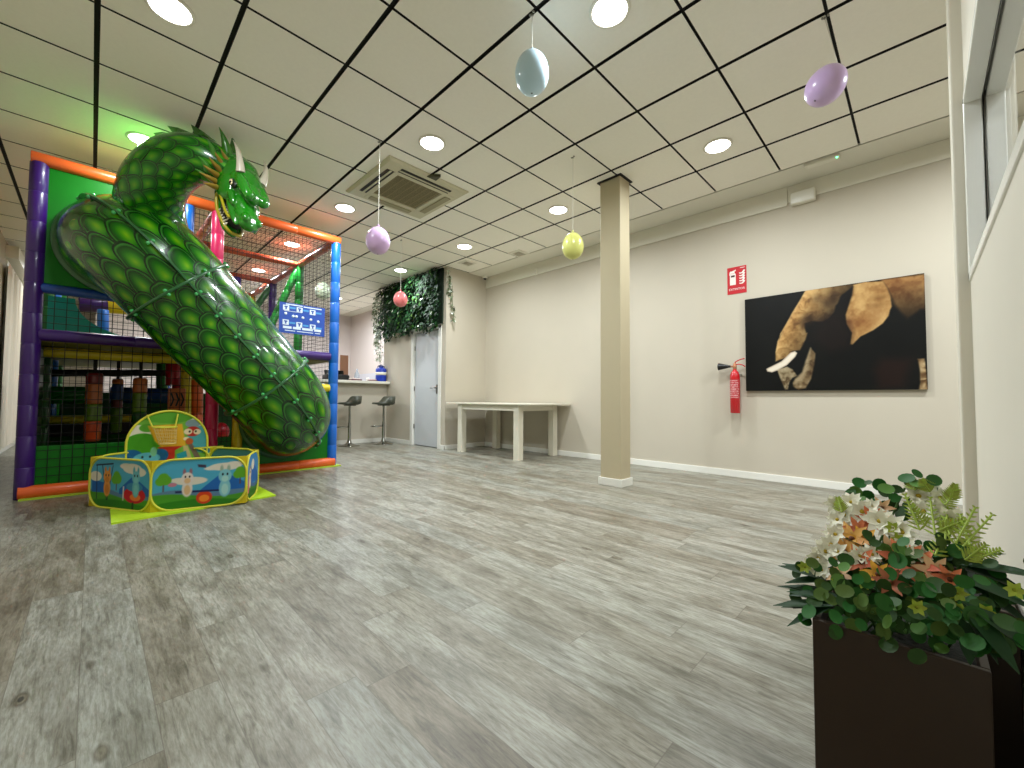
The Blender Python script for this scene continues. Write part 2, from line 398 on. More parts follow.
# ------------------------------------------------------------------ ceiling lamps
m_led = mat('lit_diffuser', (255, 250, 240), .5, emit=(1.0, .99, .96), estr=14)
def lamp_proto():
    t = thing('ceiling_downlight', 'x', 'ceiling light', (0, 0, CEIL), 0, 'round downlights in the ceiling boards')
    MB().lathe([(.100, -.001), (.118, -.001), (.120, -.006), (.112, -.012), (.100, -.012), (.100, -.001)], n=32).build('trim_ring', m_white, t, True)
    MB().lathe([(0, -.008), (.1, -.008)], n=32).build('diffuser', m_led, t, True)
    return t
LP = lamp_proto()
def lamp_light(loc, k=1.0):
    l = bpy.data.lights.new('downlight', 'AREA'); l.shape = 'DISK'; l.size = .19; l.energy = LAMP_W*k; l.color = LAMP_COL; l.spread = math.radians(172)
    o = bpy.data.objects.new('downlight_source', l); COL.objects.link(o); o.location = loc; return o
lamps = [
    ((.253, 3.079), 'largest round downlight, cut by the top picture edge, over the dragon'),
    ((2.055, 1.249), 'round downlight beside the pale blue balloon, cut by the top picture edge'),
    ((2.055, 3.049), 'round downlight between the pale blue balloon and the air conditioner cassette'),
    ((3.855, 1.249), 'round downlight in front of the square column, toward the lilac balloon by the window'),
    ((.253, 4.849), 'round downlight directly over the dragon neck, tinting the ceiling green'),
    ((2.055, 4.849), 'round downlight between the cassette and the orange corner of the climbing frame'),
    ((3.855, 3.049), 'round downlight over the yellow balloon beside the square column'),
    ((3.83, 4.80), 'round downlight between the yellow balloon and the green leaf wall'),
    ((3.77, 6.51), 'round downlight right above the pink balloon against the leaf wall'),
    ((2.02, 8.35), 'round downlight seen through the roof net of the climbing frame, lower of two'),
    ((2.01, 6.57), 'round downlight seen through the roof net of the climbing frame, upper of two'),
    ((3.84, 9.39), 'round downlight behind the blue post of the climbing frame, over the counter'),
    ((.25, 6.6), 'round downlight above the middle of the climbing frame, hidden by its roof'),
    ((.25, 8.4), 'round downlight above the rear of the climbing frame'),
    ((2.02, 10.1), 'added unseen downlight brightening the rear of the room behind the climbing frame'),  # extra lamp out of sight, added to lift the dim rear wall
    ((-.42, 11.4), 'added downlight brightening the passage beyond the climbing frame'),  # extra lamp added as fill light for the passage
    ((.253, -1.5), 'round downlight beyond the partition, first along it'),
    ((2.055, -1.2), 'round downlight beyond the partition, second along it'),
    ((3.855, -.75), 'round downlight beyond the partition by the far wall'),
]
for n, ((x, y), lab) in enumerate(lamps):
    o = LP if n == 0 else copy_tree(LP)
    o.location = (x, y, CEIL); o['label'] = lab
    lamp_light((x, y, CEIL-.014), (1.0 if x < 0 else .4 if x < .3 else 1.9) if y > 7 and (x < .3 or y > 9) else 1.8 if y < 0 and x > 1 else (.8 if x < .3 else 1.0))

# ------------------------------------------------------------------ things on the ceiling
m_ac = mat('ivory_plastic', (206, 200, 172), .45)
m_dark = mat('dark_slot', (34, 30, 24), .6)
ac = thing('air_conditioner', 'square ivory air conditioner cassette with brown grille set in the ceiling', 'air conditioner', (2.36, 3.965, CEIL))
def square_ring(mb, h0, h1, z0, z1, m=0):
    a = [(-h0, -h0), (h0, -h0), (h0, h0), (-h0, h0)]; c = [(-h1, -h1), (h1, -h1), (h1, h1), (-h1, h1)]
    vs = [(x, y, z0) for x, y in a] + [(x, y, z1) for x, y in c]
    mb.add(vs, [(i, (i+1) % 4, 4+(i+1) % 4, 4+i) for i in range(4)], m, False)
b = MB(); square_ring(b, .475, .475, 0, -.012); square_ring(b, .475, .45, -.012, -.03); square_ring(b, .45, .27, -.03, -.034); square_ring(b, .27, .262, -.034, -.02)
b.build('panel', m_ac, ac, True)
g = MB()
for k in range(26): g.box((0, -.25+.02*k, -.026), (.52, .011, .006), Matrix.Rotation(.5, 3, 'X'))
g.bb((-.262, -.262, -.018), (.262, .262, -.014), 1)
for k in range(8): g.bb((-.255+.07*k, -.26, -.027), (-.25+.07*k, .26, -.02))
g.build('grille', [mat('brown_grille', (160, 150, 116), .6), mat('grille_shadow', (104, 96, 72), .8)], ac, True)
for k, (c, d) in enumerate((((-.36, 0, -.0335), (.085, .60, .004)), ((.36, 0, -.0335), (.085, .60, .004)), ((0, -.36, -.0335), (.60, .085, .004)), ((0, .36, -.0335), (.60, .085, .004)))):
    s_ = MB().box(c, d, m=0)
    if k in (0, 2):
        q = (.02, .60) if d[0] < d[1] else (.60, .02)
        sx, sy = (.028, 0) if d[0] < d[1] else (0, .028)
        s_.box((c[0], c[1], -.037), (q[0], q[1], .006), None, 1)
        s_.box((c[0]+sx*1.3, c[1]+sy*1.3, -.037), (q[0]*.3 if q[0] < .1 else q[0], q[1]*.3 if q[1] < .1 else q[1], .006), None, 1)
    else: s_.box((c[0], c[1], -.039), (d[0]*.85, d[1]*.85, .008), Matrix.Identity(3), 1)
    fl = s_.build('air_slot', [m_dark if k in (0, 2) else m_ac, m_ac if k in (0, 2) else mat('olive_flap', (158, 150, 118), .5)], ac, True)
MB().prism([(-.05, -.455, -.004), (.05, -.55, -.004), (.06, -.455, -.004)], (0, 0, -.03)).build('dark_wedge', mat('olive_dark', (74, 74, 52), .6), ac, True)  # dark wedge in place of a triangular notch at the panel edge

def ceiling_vent(loc, lab):
    t = thing('ceiling_vent', lab, 'ceiling vent', (loc[0], loc[1], CEIL), 0, 'small square vents by the wall corner')
    b = MB(); square_ring(b, .12, .12, 0, -.006); square_ring(b, .12, .085, -.006, -.016); square_ring(b, .085, .08, -.016, -.004)
    b.build('frame', m_plaster, t, True)
    MB().bb((-.082, -.082, -.006), (.082, .082, -.003)).lathe([(0, -.022), (.05, -.018), (.055, -.006)], n=20).build('core', mat('grey_vent_core', (176, 168, 150), .6), t, True)
ceiling_vent((4.60, 4.42, 0), 'square white ceiling vent with raised rim toward the column')
ceiling_vent((4.34, 5.36, 0), 'square white ceiling vent beside the wall corner over the leaf wall')
cam_t = thing('dome_camera', 'small white dome camera with black eye in the ceiling corner', 'camera', (5.03, 5.69, CEIL))
MB().lathe([(.055, 0), (.055, -.02), (.045, -.035), (.03, -.05)], n=24).build('housing', m_white, cam_t, True)
MB().ell((0, 0, -.045), (.032, .032, .032)).build('lens', mat('black_gloss', (14, 14, 14), .15), cam_t, True)
em = thing('emergency_light', 'slim white emergency light with a green lamp above the fire extinguisher wall', 'emergency light', (4.77, .625, CEIL-.004))
MB().rbox((0, 0, -.014), (.09, .27, .028), .008).build('housing', m_plaster, em, True)
MB().rbox((-.005, -.0, -.0285), (.06, .22, .004), .001).build('diffuser', m_white, em, True)
MB().ell((-.03, -.115, -.03), (.008, .008, .006)).build('indicator', mat('green_led', (90, 255, 150), .4, emit=(.1, 1.0, .35), estr=6), em, True)
jb = thing('junction_box', 'blank white rectangular box high on the far wall near the emergency light', 'box', (XW, .832, 2.965))
MB().rbox((-.034, 0, 0), (.068, .21, .125), .006).build('body', m_white, jb, True)
MB().rbox((-.070, 0, 0), (.006, .195, .11), .004).build('lid', m_trimw, jb, True)
sd = thing('wall_sensor', 'small white motion sensor high on the far wall near the corner', 'sensor', (XW, atx(537, 272, XW).y, atx(537, 272, XW).z))
MB().rbox((-.02, 0, 0), (.04, .07, .11), .012).build('body', m_white, sd, True)
MB().ell((-.04, 0, -.01), (.012, .022, .03)).build('lens', m_plaster, sd, True)

# ------------------------------------------------------------------ balloons on strings
m_string = mat('white_string', (226, 222, 210), .7)
def balloon(p, dia, h, col, lab, tilt=0.0, top=None, clip=True):
    t = thing('balloon', lab, 'balloon', p, 0, 'balloons hanging on strings from the ceiling')
    R = Matrix.Rotation(tilt, 3, Vector(CF))
    prof = []
    for k in range(25):
        a = PI*k/24; r = math.sin(a)*dia/2; z = -math.cos(a)*h/2
        r *= 1+.06*math.cos(a)                                   # a little fuller below
        prof.append((max(r, .0005), z))
    ax = R @ Vector((0, 0, 1))
    m = mat('balloon_'+str(col), col, .28, coat=.3, sub=.5)
    MB().lathe(prof, (0, 0, 0), ax, 32).build('skin', m, t, True)
    kp = ax*(h/2)
    MB().lathe([(.004, -.004), (.006, .004), (.012, .018), (.010, .02)], kp, ax, 12).build('knot', m, t, True)
    MB().lathe([(.007, -.001), (.004, .002), (.0005, .003)], -ax*(h/2), -ax, 10).build('teat', mat('balloon_dark_'+str(col), tuple(int(c*.62) for c in col), .4), t, True)
    up = CEIL-p[2]
    s = MB().tube([kp+ax*.012, (kp.x, kp.y, kp.z+.05), (0, 0, up)], .0022, 6)
    s.build('string', m_string, t, True)
    c = MB()
    for q in range(7):
        a = q*2.1; c.ell((.022*math.cos(a)*(q % 3)/2, .022*math.sin(a)*(q % 3)/2, up-.008), (.010, .007, .006), nu=8, nv=6)
    c.build('tape', mat('clear_tape', (150, 148, 136), .4), t, True)
balloon((1.757, 1.588, 1.917+HC),   .198, .25, (200, 228, 244), 'pale blue balloon hanging by the ceiling joint at the top of the picture')
balloon((2.98, .363, 1.86+HC), .20, .236, (206, 178, 222), 'lilac balloon hanging tilted near the partition window', .62)
balloon((1.722, 3.365, 1.385+HC), .205, .24, (214, 180, 222), 'pinkish lilac balloon hanging below the air conditioner cassette')
balloon((3.10, 2.28, 1.43+HC), .20, .25, (222, 222, 130), 'yellow balloon hanging beside the square column')
balloon((3.05, 5.26, 1.42+HC), .195, .225, (232, 128, 128), 'pink balloon hanging in front of the green leaf wall')
balloon((2.655, 7.07, 1.79+HC), .25, .30, (214, 226, 200), 'whitish balloon hanging behind the net of the climbing frame')

# ------------------------------------------------------------------ far wall: canvas, sign, extinguisher
cv = thing('elephant_canvas', 'large canvas print of a tusked elephant on black on the far wall', 'picture', (XW, .675, 1.475))
CY0, CY1, CZ0, CZ1 = 1.387, -.036, .966, 1.985
m_canvas = mat('canvas_edge', (30, 26, 22), .7)
MB().bb((XW-.038, CY1, CZ0), (XW-.001, CY0, CZ1)).build('stretcher', m_canvas, cv)
def crop(ox, oy, pts, s=10.667):
    out = []
    for x, y in pts:
        p = atx(ox+x/s, oy+y/s, XW-.04); out.append(((CY0-p.y)/(CY0-CY1)*1.42, (p.z-CZ0)/(CZ1-CZ0)))
    return out
def elephant(U, V):
    X = U*1.42; Y = V
    n1 = vnoise(X*9, Y*9, 1); n2 = vnoise(X*28, Y*28, 2); n3 = vnoise(X*70, Y*55, 3)
    wr = vnoise(X*22+n1*4, Y*34+n2*3, 4)
    C = np.zeros(U.shape+(3,)) + np.array((11, 12, 11)) + (n1[..., None]-.5)*4
    def paint(C, poly, base, dark, light, w=.012, tex=.6, shade=None):
        d = sdpoly(X, Y, poly); m = soft(d, w)
        t = np.clip(.5+(n1-.5)*.7+(n2-.5)*.5+(wr-.5)*tex+(n3-.5)*.25, 0, 1)[..., None]
        c = np.where(t < .5, np.array(dark)+(np.array(base)-np.array(dark))*t*2, np.array(base)+(np.array(light)-np.array(base))*(t-.5)*2)
        if shade is not None: c = c*shade[..., None]
        return C*(1-m[..., None])+c*m[..., None]
    head = crop(740, 268, [(700, 235), (640, 340), (560, 470), (500, 580), (430, 700), (415, 768)]) + crop(740, 330, [(440, 40), (400, 120), (380, 230), (380, 335), (500, 290), (560, 225), (640, 215), (700, 100), (720, 30)]) + crop(740, 268, [(705, 690), (690, 640), (690, 590), (760, 560), (830, 570), (880, 570), (940, 545), (1005, 470), (1020, 400)]) + crop(836, 268, [(20, 380), (60, 290), (170, 210), (240, 160)])
    d = sdpoly(X, Y, head)
    C = paint(C, head, (156, 118, 70), (104, 72, 40), (188, 152, 98), .016, .5, np.clip(1.15-.9*np.clip((X-.34-(Y-.55)*.55)/.42, 0, 1), .35, 1.15))
    # dark eye hollow and brow shadow of the printed photograph
    for (cx, cy, rx, ry, k) in ((740, 545, 85, 38, .85), (680, 600, 50, 40, .5), (930, 375, 60, 34, .5), (820, 330, 70, 18, .35), (1000, 330, 50, 50, .6)):
        (ex, ey), = crop(740, 268, [(cx, cy)]); (fx, fy), = crop(740, 268, [(cx+rx, cy+ry)])
        q = np.exp(-(((X-ex)/(abs(fx-ex)))**2+((Y-ey)/(abs(fy-ey)+.02))**2)*1.3)*k
        C = lay(C, q, (42, 28, 18))
    rim = np.exp(-(np.abs(d)/.02)**2)*(d < 0)*.30*(X-.34-(Y-.55)*.55 < .04); C = lay(C, rim, (222, 196, 142))
    body = crop(836, 268, [(470, 120), (960, 60), (960, 440), (900, 440), (760, 545), (690, 470), (620, 390), (580, 290), (540, 210)])
    (bx0, by0), (bx1, by1) = crop(836, 268, [(800, 120), (800, 520)])
    sh = np.clip((Y-by1)/(by0-by1), 0, 1)*.75+.25
    C = paint(C, body, (154, 112, 66), (116, 74, 40), (180, 140, 88), .03, .3, sh)
    ear = crop(836, 268, [(185, 180), (165, 290), (140, 370), (98, 500), (110, 590), (170, 690), (160, 760)]) + crop(836, 330, [(152, 150), (175, 155), (260, 70), (400, 0)]) + crop(836, 268, [(500, 590), (560, 510), (575, 450), (595, 410), (580, 300), (545, 210), (500, 140), (300, 150)])
    C = paint(C, ear, (172, 132, 80), (136, 94, 52), (198, 162, 106), .012, .2)
    for (cx, cy, rx, ry, k, c) in ((300, 580, 120, 60, .45, (110, 62, 30)), (150, 600, 60, 80, .5, (90, 48, 26)), (430, 480, 90, 60, .35, (120, 76, 40)), (470, 310, 100, 12, .5, (110, 76, 40)), (430, 400, 120, 10, .45, (116, 80, 44)), (250, 300, 60, 110, .4, (226, 190, 126))):
        (ex, ey), = crop(836, 268, [(cx, cy)]); (fx, fy), = crop(836, 268, [(cx+rx, cy+ry)])
        q = np.exp(-(((X-ex)/(abs(fx-ex)+.005))**2+((Y-ey)/(abs(fy-ey)+.012))**2)*1.2)*k*(sdpoly(X, Y, ear) < 0)
        C = lay(C, q, c)
    gapp = crop(836, 268, [(180, 200), (120, 260), (50, 310), (20, 400), (0, 480), (-60, 560), (20, 640), (100, 620), (96, 500), (140, 370), (172, 280)])
    C = lay(C, soft(sdpoly(X, Y, gapp), .03), (16, 13, 11))
    thr = crop(836, 268, [(-180, 540), (-30, 480), (90, 560), (150, 690), (150, 850), (-60, 900), (-260, 760)])
    C = lay(C, soft(sdpoly(X, Y, thr), .10)*.75, (26, 18, 16))
    fleg = crop(836, 330, [(480, 300), (810, 310), (720, 610), (460, 640), (400, 430)])
    C = lay(C, soft(sdpoly(X, Y, fleg), .08)*.8, (34, 19, 15))
    trunk = crop(740, 330, [(395, 425), (500, 390), (560, 420), (610, 490), (560, 510), (525, 560), (510, 635), (480, 635), (430, 520)])
    C = paint(C, trunk, (138, 122, 94), (84, 66, 44), (170, 154, 124), .012, .9)
    tip = crop(740, 330, [(752, 190), (705, 320), (665, 450), (590, 520), (565, 560), (565, 600), (620, 640), (700, 620), (760, 520), (790, 380), (805, 250)])
    C = paint(C, tip, (112, 92, 64), (62, 44, 28), (158, 140, 110), .014, .6)
    lit = crop(740, 330, [(752, 190), (705, 320), (665, 450), (590, 520), (568, 570), (600, 590), (690, 490), (735, 350)])
    C = lay(C, soft(sdpoly(X, Y, lit), .03)*.7, (170, 152, 120))
    tusk = crop(740, 330, [(280, 415), (292, 442), (340, 452), (400, 430), (500, 375), (590, 285), (610, 245), (585, 226), (540, 240), (510, 270), (440, 335), (340, 385)])
    dt = sdpoly(X, Y, tusk)
    C = lay(C, soft(dt, .01), (226, 214, 196)); C = lay(C, soft(np.abs(dt+.006)-.004, .01)*(dt < 0)*.5, (168, 140, 110))
    bl = crop(836, 330, [(870, 308), (945, 305), (960, 420), (985, 650), (880, 650), (900, 560), (895, 420)])
    C = paint(C, bl, (150, 124, 88), (86, 60, 36), (196, 172, 132), .012, 1.2)
    return np.clip(C, 0, 255)
art('print', (XW-.0385, CY0, CZ0), (0, CY1-CY0, 0), (0, 0, CZ1-CZ0), 320, 230, elephant, art_mat('canvas_print', .42), cv)

sg = thing('fire_extinguisher_sign', 'red and white extinguisher sign on the far wall above the fire extinguisher', 'sign', (XW, 1.4755, 2.231))
m_red = mat('sign_red', (190, 22, 36), .4); m_swhite = mat('sign_white', (238, 228, 222), .4)
SY0, SY1, SZ0, SZ1 = 1.575, 1.376, 2.076, 2.386
MB().bb((XW-.004, SY1, SZ0), (XW, SY0, SZ1)).build('plate', m_red, sg)
def sgp(u, v): return Vector((XW-.0042, SY0+(SY1-SY0)*u, SZ1+(SZ0-SZ1)*v))
p = MB()
def sgpoly(pts, m=0): p.prism([sgp(u, v) for u, v in pts], (-.0012, 0, 0), m)
sgpoly([(.13, .24), (.43, .24), (.45, .30), (.45, .66), (.14, .66), (.14, .30)])
sgpoly([(.16, .23), (.20, .15), (.34, .13), (.46, .10), (.45, .15), (.38, .17), (.40, .23)])
sgpoly([(.12, .20), (.17, .13), (.20, .15), (.14, .26), (.10, .30)])
p2 = [(.20, .30), (.40, .30), (.40, .37), (.20, .37)]
p.prism([sgp(u, v)+Vector((-.0013, 0, 0)) for u, v in p2], (-.001, 0, 0), 1)
p.build('extinguisher_symbol', [m_swhite, mat('sign_dark', (70, 20, 24), .5)], sg)
p = MB()
for k in range(5):
    v0 = .18+.095*k
    sgpoly([(.62, v0+.05), (.66, v0+.06), (.74, v0+.065), (.80, v0+.03), (.86, v0-.03), (.94, v0-.01), (.90, v0+.045), (.82, v0+.095), (.70, v0+.105), (.64, v0+.09)])
p.build('flame_symbol', m_swhite, sg)
p = MB(); sgpoly([(.68, .055), (.92, .055), (.92, .075), (.68, .075)]); p.build('small_print', m_swhite, sg)
def text_mesh(name, body, size, loc, rot, m, parent, align='CENTER'):
    c = bpy.data.curves.new(name, 'FONT'); c.body = body; c.size = size; c.extrude = .0006; c.align_x = align; c.align_y = 'CENTER'; c.resolution_u = 2
    tmp = bpy.data.objects.new(name+'_tmp', c); COL.objects.link(tmp)
    dg = bpy.context.evaluated_depsgraph_get(); me = bpy.data.meshes.new_from_object(tmp.evaluated_get(dg))
    bpy.data.objects.remove(tmp); me.materials.clear(); me.materials.append(m)
    o = bpy.data.objects.new(name, me); COL.objects.link(o); o.parent = parent
    o.location = Vector(loc)-(wloc(parent) if parent else Vector((0, 0, 0))); o.rotation_euler = rot; return o
RWALL = (PI/2, 0, -PI/2)                                  # lettering on the far wall, read from the room
text_mesh('lettering', 'EXTINTOR', .034, sgp(.5, .83)+Vector((-.001, 0, 0)), RWALL, m_swhite, sg)

fe = thing('fire_extinguisher', 'red fire extinguisher with black horn on the far wall beside the canvas', 'fire extinguisher', (XW-.08, 1.487, .719))
m_fer = mat('extinguisher_red', (196, 16, 30), .25, coat=.5)
m_blk = mat('black_plastic', (22, 22, 22), .4); m_met = mat('brushed_metal')
MB().lathe([(.0, .0), (.045, .0), (.05, .006), (.05, .40), (.047, .43), (.036, .46), (.022, .475), (.018, .49), (0, .49)], n=32).build('cylinder', m_fer, fe, True)
lb = MB(); n = 18; vs = []
for k in range(n+1):
    a = PI*.62+ (PI*1.38-PI*.62)*k/n
    vs += [(.0506*math.cos(a), .0506*math.sin(a), .16), (.0506*math.cos(a), .0506*math.sin(a), .38)]
lb.add(vs, [(2*k, 2*k+2, 2*k+3, 2*k+1) for k in range(n)]); lbo = lb.build('label_band', mat('label_red', (186, 40, 48), .4), fe, True)
tx = MB(); random.seed(3)
for row in range(9):
    zz = .365-.023*row; a = PI*.68
    while a < PI*1.3:
        wdt = random.uniform(.06, .22); hh = random.choice((.006, .009, .012))
        q = [(.0512*math.cos(t_), .0512*math.sin(t_), z_) for t_, z_ in ((a, zz), (a+wdt, zz), (a+wdt, zz-hh), (a, zz-hh))]
        tx.add(q, [(0, 1, 2, 3)], 0, False); a += wdt+random.uniform(.03, .12)
tx.build('label_print', mat('pale_print', (232, 196, 196), .5), lbo, True)
MB().lathe([(.016, .485), (.02, .495), (.02, .53), (.014, .545), (.014, .56), (0, .56)], n=16).cyl((0, 0, .52), (0, .05, .525), .010).build('valve', mat('valve_brass', (190, 130, 96), .35, metal=.6), fe, True)
MB().tube([(0, .0, .565), (0, -.03, .585), (0, -.07, .60), (0, -.10, .605)], .006, 8).build('lever', m_fer, fe, True)
MB().tube([(0, .005, .54), (0, -.04, .545), (0, -.08, .535), (0, -.105, .515)], .006, 8).build('carry_handle', m_fer, fe, True)
MB().tube([(0, .04, .525), (0, .06, .525), (0, .075, .525)], [.012, .014, .016], 12).tube([(0, .07, .525), (0, .17, .527)], [.018, .042], 20).build('horn', m_blk, fe, True)
MB().bb((.052, -.02, .36), (.08, .02, .46)).bb((.0, -.055, .42), (.075, -.05, .435)).bb((.0, .05, .42), (.075, .055, .435)).build('bracket', m_met, fe, True)

# ------------------------------------------------------------------ table
m_tab = mat('whitewashed_wood', (222, 216, 198), .5, noise=.05, nscale=14)
tb = thing('side_table', 'white wooden table with thick square legs against the far wall corner', 'table', (4.66, 4.75, 0))
tz = .80
MB().bb((4.16, 3.80, tz-.022), (5.11, 5.66, tz)).build('tabletop', m_tab, tb, bevel=.004)
for (x, y) in ((4.25, 4.07), (4.25, 5.34), (5.02, 4.07), (5.02, 5.34)):
    MB().bb((x-.05, y-.05, 0), (x+.05, y+.05, tz-.022)).build('leg', m_tab, tb, bevel=.003)
for a, c in (((4.215, 4.12), (4.235, 5.29)), ((5.035, 4.12), (5.055, 5.29)), ((4.30, 4.035), (4.97, 4.055)), ((4.30, 5.355), (4.97, 5.375))):
    MB().bb((a[0], a[1], tz-.022-.085), (c[0], c[1], tz-.022)).build('apron', m_tab, tb, bevel=.002)

# ------------------------------------------------------------------ counter and what stands on it
ct = thing('bar_counter', 'cream bar counter with pale worktop behind the two stools', 'counter', (3.1, 7.9, 0))
MB().bb((2.26, 7.75, 0), (XD-.003, 7.85, 1.15)).build('front_panel', m_wall, ct)
MB().bb((2.26, 7.62, 1.15), (XD-.003, 8.35, 1.20)).build('worktop', m_white, ct, bevel=.006)
MB().bb((2.26, 7.735, 0), (XD-.02, 7.75, .075)).build('kickboard', m_trimw, ct)
CT = 1.20
def on_counter(px, y=7.85): return aty(px, 380, y).x
x = on_counter(391-7); bx = 4.11
bj = thing('water_cooler_jug', 'blue drum jug with white band at the counter end by the leaf wall', 'jug', (bx, 7.80, CT))
MB().lathe([(0, 0), (.10, 0), (.105, .01), (.105, .13)], n=28).lathe([(.105, .19), (.105, .25), (.09, .27), (.05, .28), (.05, .29), (0, .29)], n=28).build('body', mat('royal_blue_plastic', (16, 54, 168), .4), bj, True)
MB().lathe([(.105, .13), (.107, .13), (.107, .19), (.105, .19)], n=28).build('white_band', m_white, bj, True)
MB().lathe([(.05, .285), (.05, .315), (.02, .325), (0, .325)], n=20).tube([(-.08, 0, .26), (-.07, 0, .31), (0, 0, .34), (.07, 0, .31), (.08, 0, .26)], .009, 8).build('handle', mat('dark_blue_plastic', (20, 40, 110), .4), bj, True)
bo = thing('spray_bottle', 'clear plastic bottle standing on the counter before the brown board', 'bottle', (on_counter(358), 7.9, CT))
MB().lathe([(0, 0), (.045, 0), (.048, .01), (.048, .11), (.04, .15), (.018, .19), (.016, .21)], n=20).build('body', mat('pale_clear_plastic', (206, 212, 222), .15, trans=.4), bo, True)
MB().lathe([(.018, .205), (.018, .235), (0, .24)], n=16).build('cap', mat('cap_grey', (190, 196, 206), .4), bo, True)
lp = thing('cash_register', 'black till screen on the counter next to the blue post', 'till', (on_counter(338), 7.95, CT))
MB().rbox((0, 0, .05), (.42, .26, .10), .015).build('base', m_blk, lp, True)
MB().rbox((-.02, .03, .135), (.36, .03, .12), .01, Matrix.Rotation(-.3, 3, 'X')).build('screen', mat('black_gloss'), lp, True)
MB().rbox((.08, -.10, .108), (.20, .06, .01), .003).build('keypad', mat('dark_grey', (52, 48, 48), .5), lp, True)
pb = thing('paper_stack', 'white papers lying on the dark folder on the counter', 'papers', (on_counter(352), 7.70, CT))
MB().rbox((0, 0, .012), (.20, .13, .024), .004).build('folder', mat('maroon_card', (110, 60, 70), .6), pb, True)
MB().rbox((-.02, 0, .034), (.17, .11, .02), .003, Matrix.Rotation(.15, 3, 'Z')).build('papers', m_swhite, pb, True)
cu_ = thing('paper_cup', 'small white cup on the counter between bottle and blue jug', 'cup', (on_counter(367), 7.82, CT))
MB().lathe([(0, 0), (.022, 0), (.03, .07), (.028, .07), (.021, .004)], n=18).build('body', m_swhite, cu_, True)
tr = thing('serving_tray', 'dark tray with pink napkins on the counter beside the blue jug', 'tray', (on_counter(370), 7.74, CT))
MB().rbox((0, 0, .008), (.18, .14, .016), .006).build('tray', mat('brown_tray', (92, 62, 58), .5), tr, True)
MB().rbox((0, 0, .027), (.12, .10, .022), .006).build('napkins', mat('pink_paper', (214, 176, 180), .7), tr, True)
bd = thing('brown_board', 'tall brown wooden board standing behind the counter', 'board', (3.42, 8.6, 0))
p0 = aty(340.5, 355, 8.6); p1 = aty(347.5, 380, 8.6)
MB().bb((p0.x, 8.58, 1.0), (p1.x, 8.62, p0.z)).build('panel', mat('brown_wood', (134, 92, 66), .5, noise=.1, nscale=20), bd)
MB().bb((p0.x-.05, 8.52, 0), (p1.x+.05, 8.70, 1.0)).build('plinth', m_white, bd)
bs = thing('back_worktop', 'pale grey tiled splashback shelf behind the counter under the pink wall', 'splashback', (4.9, 9.2, 0))
MB().bb((4.98, 7.92, 1.06), (4.999, 10.8, 1.50)).build('splashback', mat('grey_splashback', (196, 194, 204), .35, noise=.06, nscale=9), bs)
MB().bb((4.45, 7.92, 1.02), (4.999, 10.8, 1.06)).build('worktop', m_white, bs)
MB().bb((4.5, 7.92, 0), (4.98, 10.8, 1.02)).build('cabinet', m_white, bs)

def stool(loc, rz, lab, first=[None]):
    if first[0] is not None:
        o = copy_tree(first[0]); o.location = loc; o.rotation_euler = (0, 0, rz); o['label'] = lab; return o
    t = thing('bar_stool', lab, 'bar stool', loc, rz, 'grey bar stools at the counter'); first[0] = t
    chrome = mat('chrome', (176, 176, 172), .12, metal=1)
    MB().lathe([(0, .002), (.19, .0), (.192, .006), (.17, .014), (.09, .026), (.045, .05), (.032, .10), (.03, .11), (0, .11)], n=36).build('base', chrome, t, True)
    MB().cyl((0, 0, .10), (0, 0, .42), .028).cyl((0, 0, .42), (0, 0, .76), .022).build('column', chrome, t, True)
    MB().tube([(.025, 0, .34), (.14, -.10, .34), (.22, -.05, .34), (.235, 0, .34), (.22, .05, .34), (.14, .10, .34), (.025, 0, .34)], .010, 8).build('footrest', chrome, t, True)
    MB().cyl((0, 0, .74), (-.02, -.15, .70), .006, n=8).build('gas_lever', chrome, t, True)
    # scooped seat: thin front lip, raised bolster round the back (local +x is the front)
    vs = []; nu, nv = 18, 14; bot = []
    for i in range(nu+1):
        u = i/nu; xx = .20-.39*u
        for j in range(nv+1):
            v = j/nv*2-1; ww = .19*math.sqrt(max(.12, 1-abs(2*u-1)**4*.75))
            q = min(1, max(0, (u-.38)/.34)); q = q*q*(3-2*q)
            edge = abs(v)**3
            zz = .775+.115*q*(.62+.38*max(edge, min(1, max(0, (u-.62)/.3))))+.012*edge-.012*math.exp(-(u/.1)**2)
            vs.append((xx, v*ww, zz)); bot.append((xx*.96, v*ww*.93, .742+.035*max(0, 1-u/.3)*.35+.03*max(0, (u-.8)/.2)))
    n1_ = nv+1; off = len(vs); fs = []
    for i in range(nu):
        for j in range(nv):
            a = i*n1_+j; fs.append((a, a+1, a+n1_+1, a+n1_)); fs.append((off+a, off+a+n1_, off+a+n1_+1, off+a+1))
    rim = [j for j in range(n1_)] + [i*n1_+nv for i in range(1, nu+1)] + [nu*n1_+j for j in range(nv-1, -1, -1)] + [i*n1_ for i in range(nu-1, 0, -1)]
    for k in range(len(rim)): a, b_ = rim[k], rim[(k+1) % len(rim)]; fs.append((a, off+a, off+b_, b_))
    MB().add(vs+bot, fs).build('seat', mat('grey_olive_leatherette', (72, 74, 62), .5), t, True)
    MB().bb((-.09, -.09, .725), (.09, .09, .74)).build('seat_plate', m_blk, t, True)
    return t
stool((3.30, 7.40, 0), PI*.93, 'grey scooped bar stool on chrome base nearer the climbing frame')
stool((3.90, 7.27, 0), PI*.95, 'grey scooped bar stool on chrome base nearer the grey door')

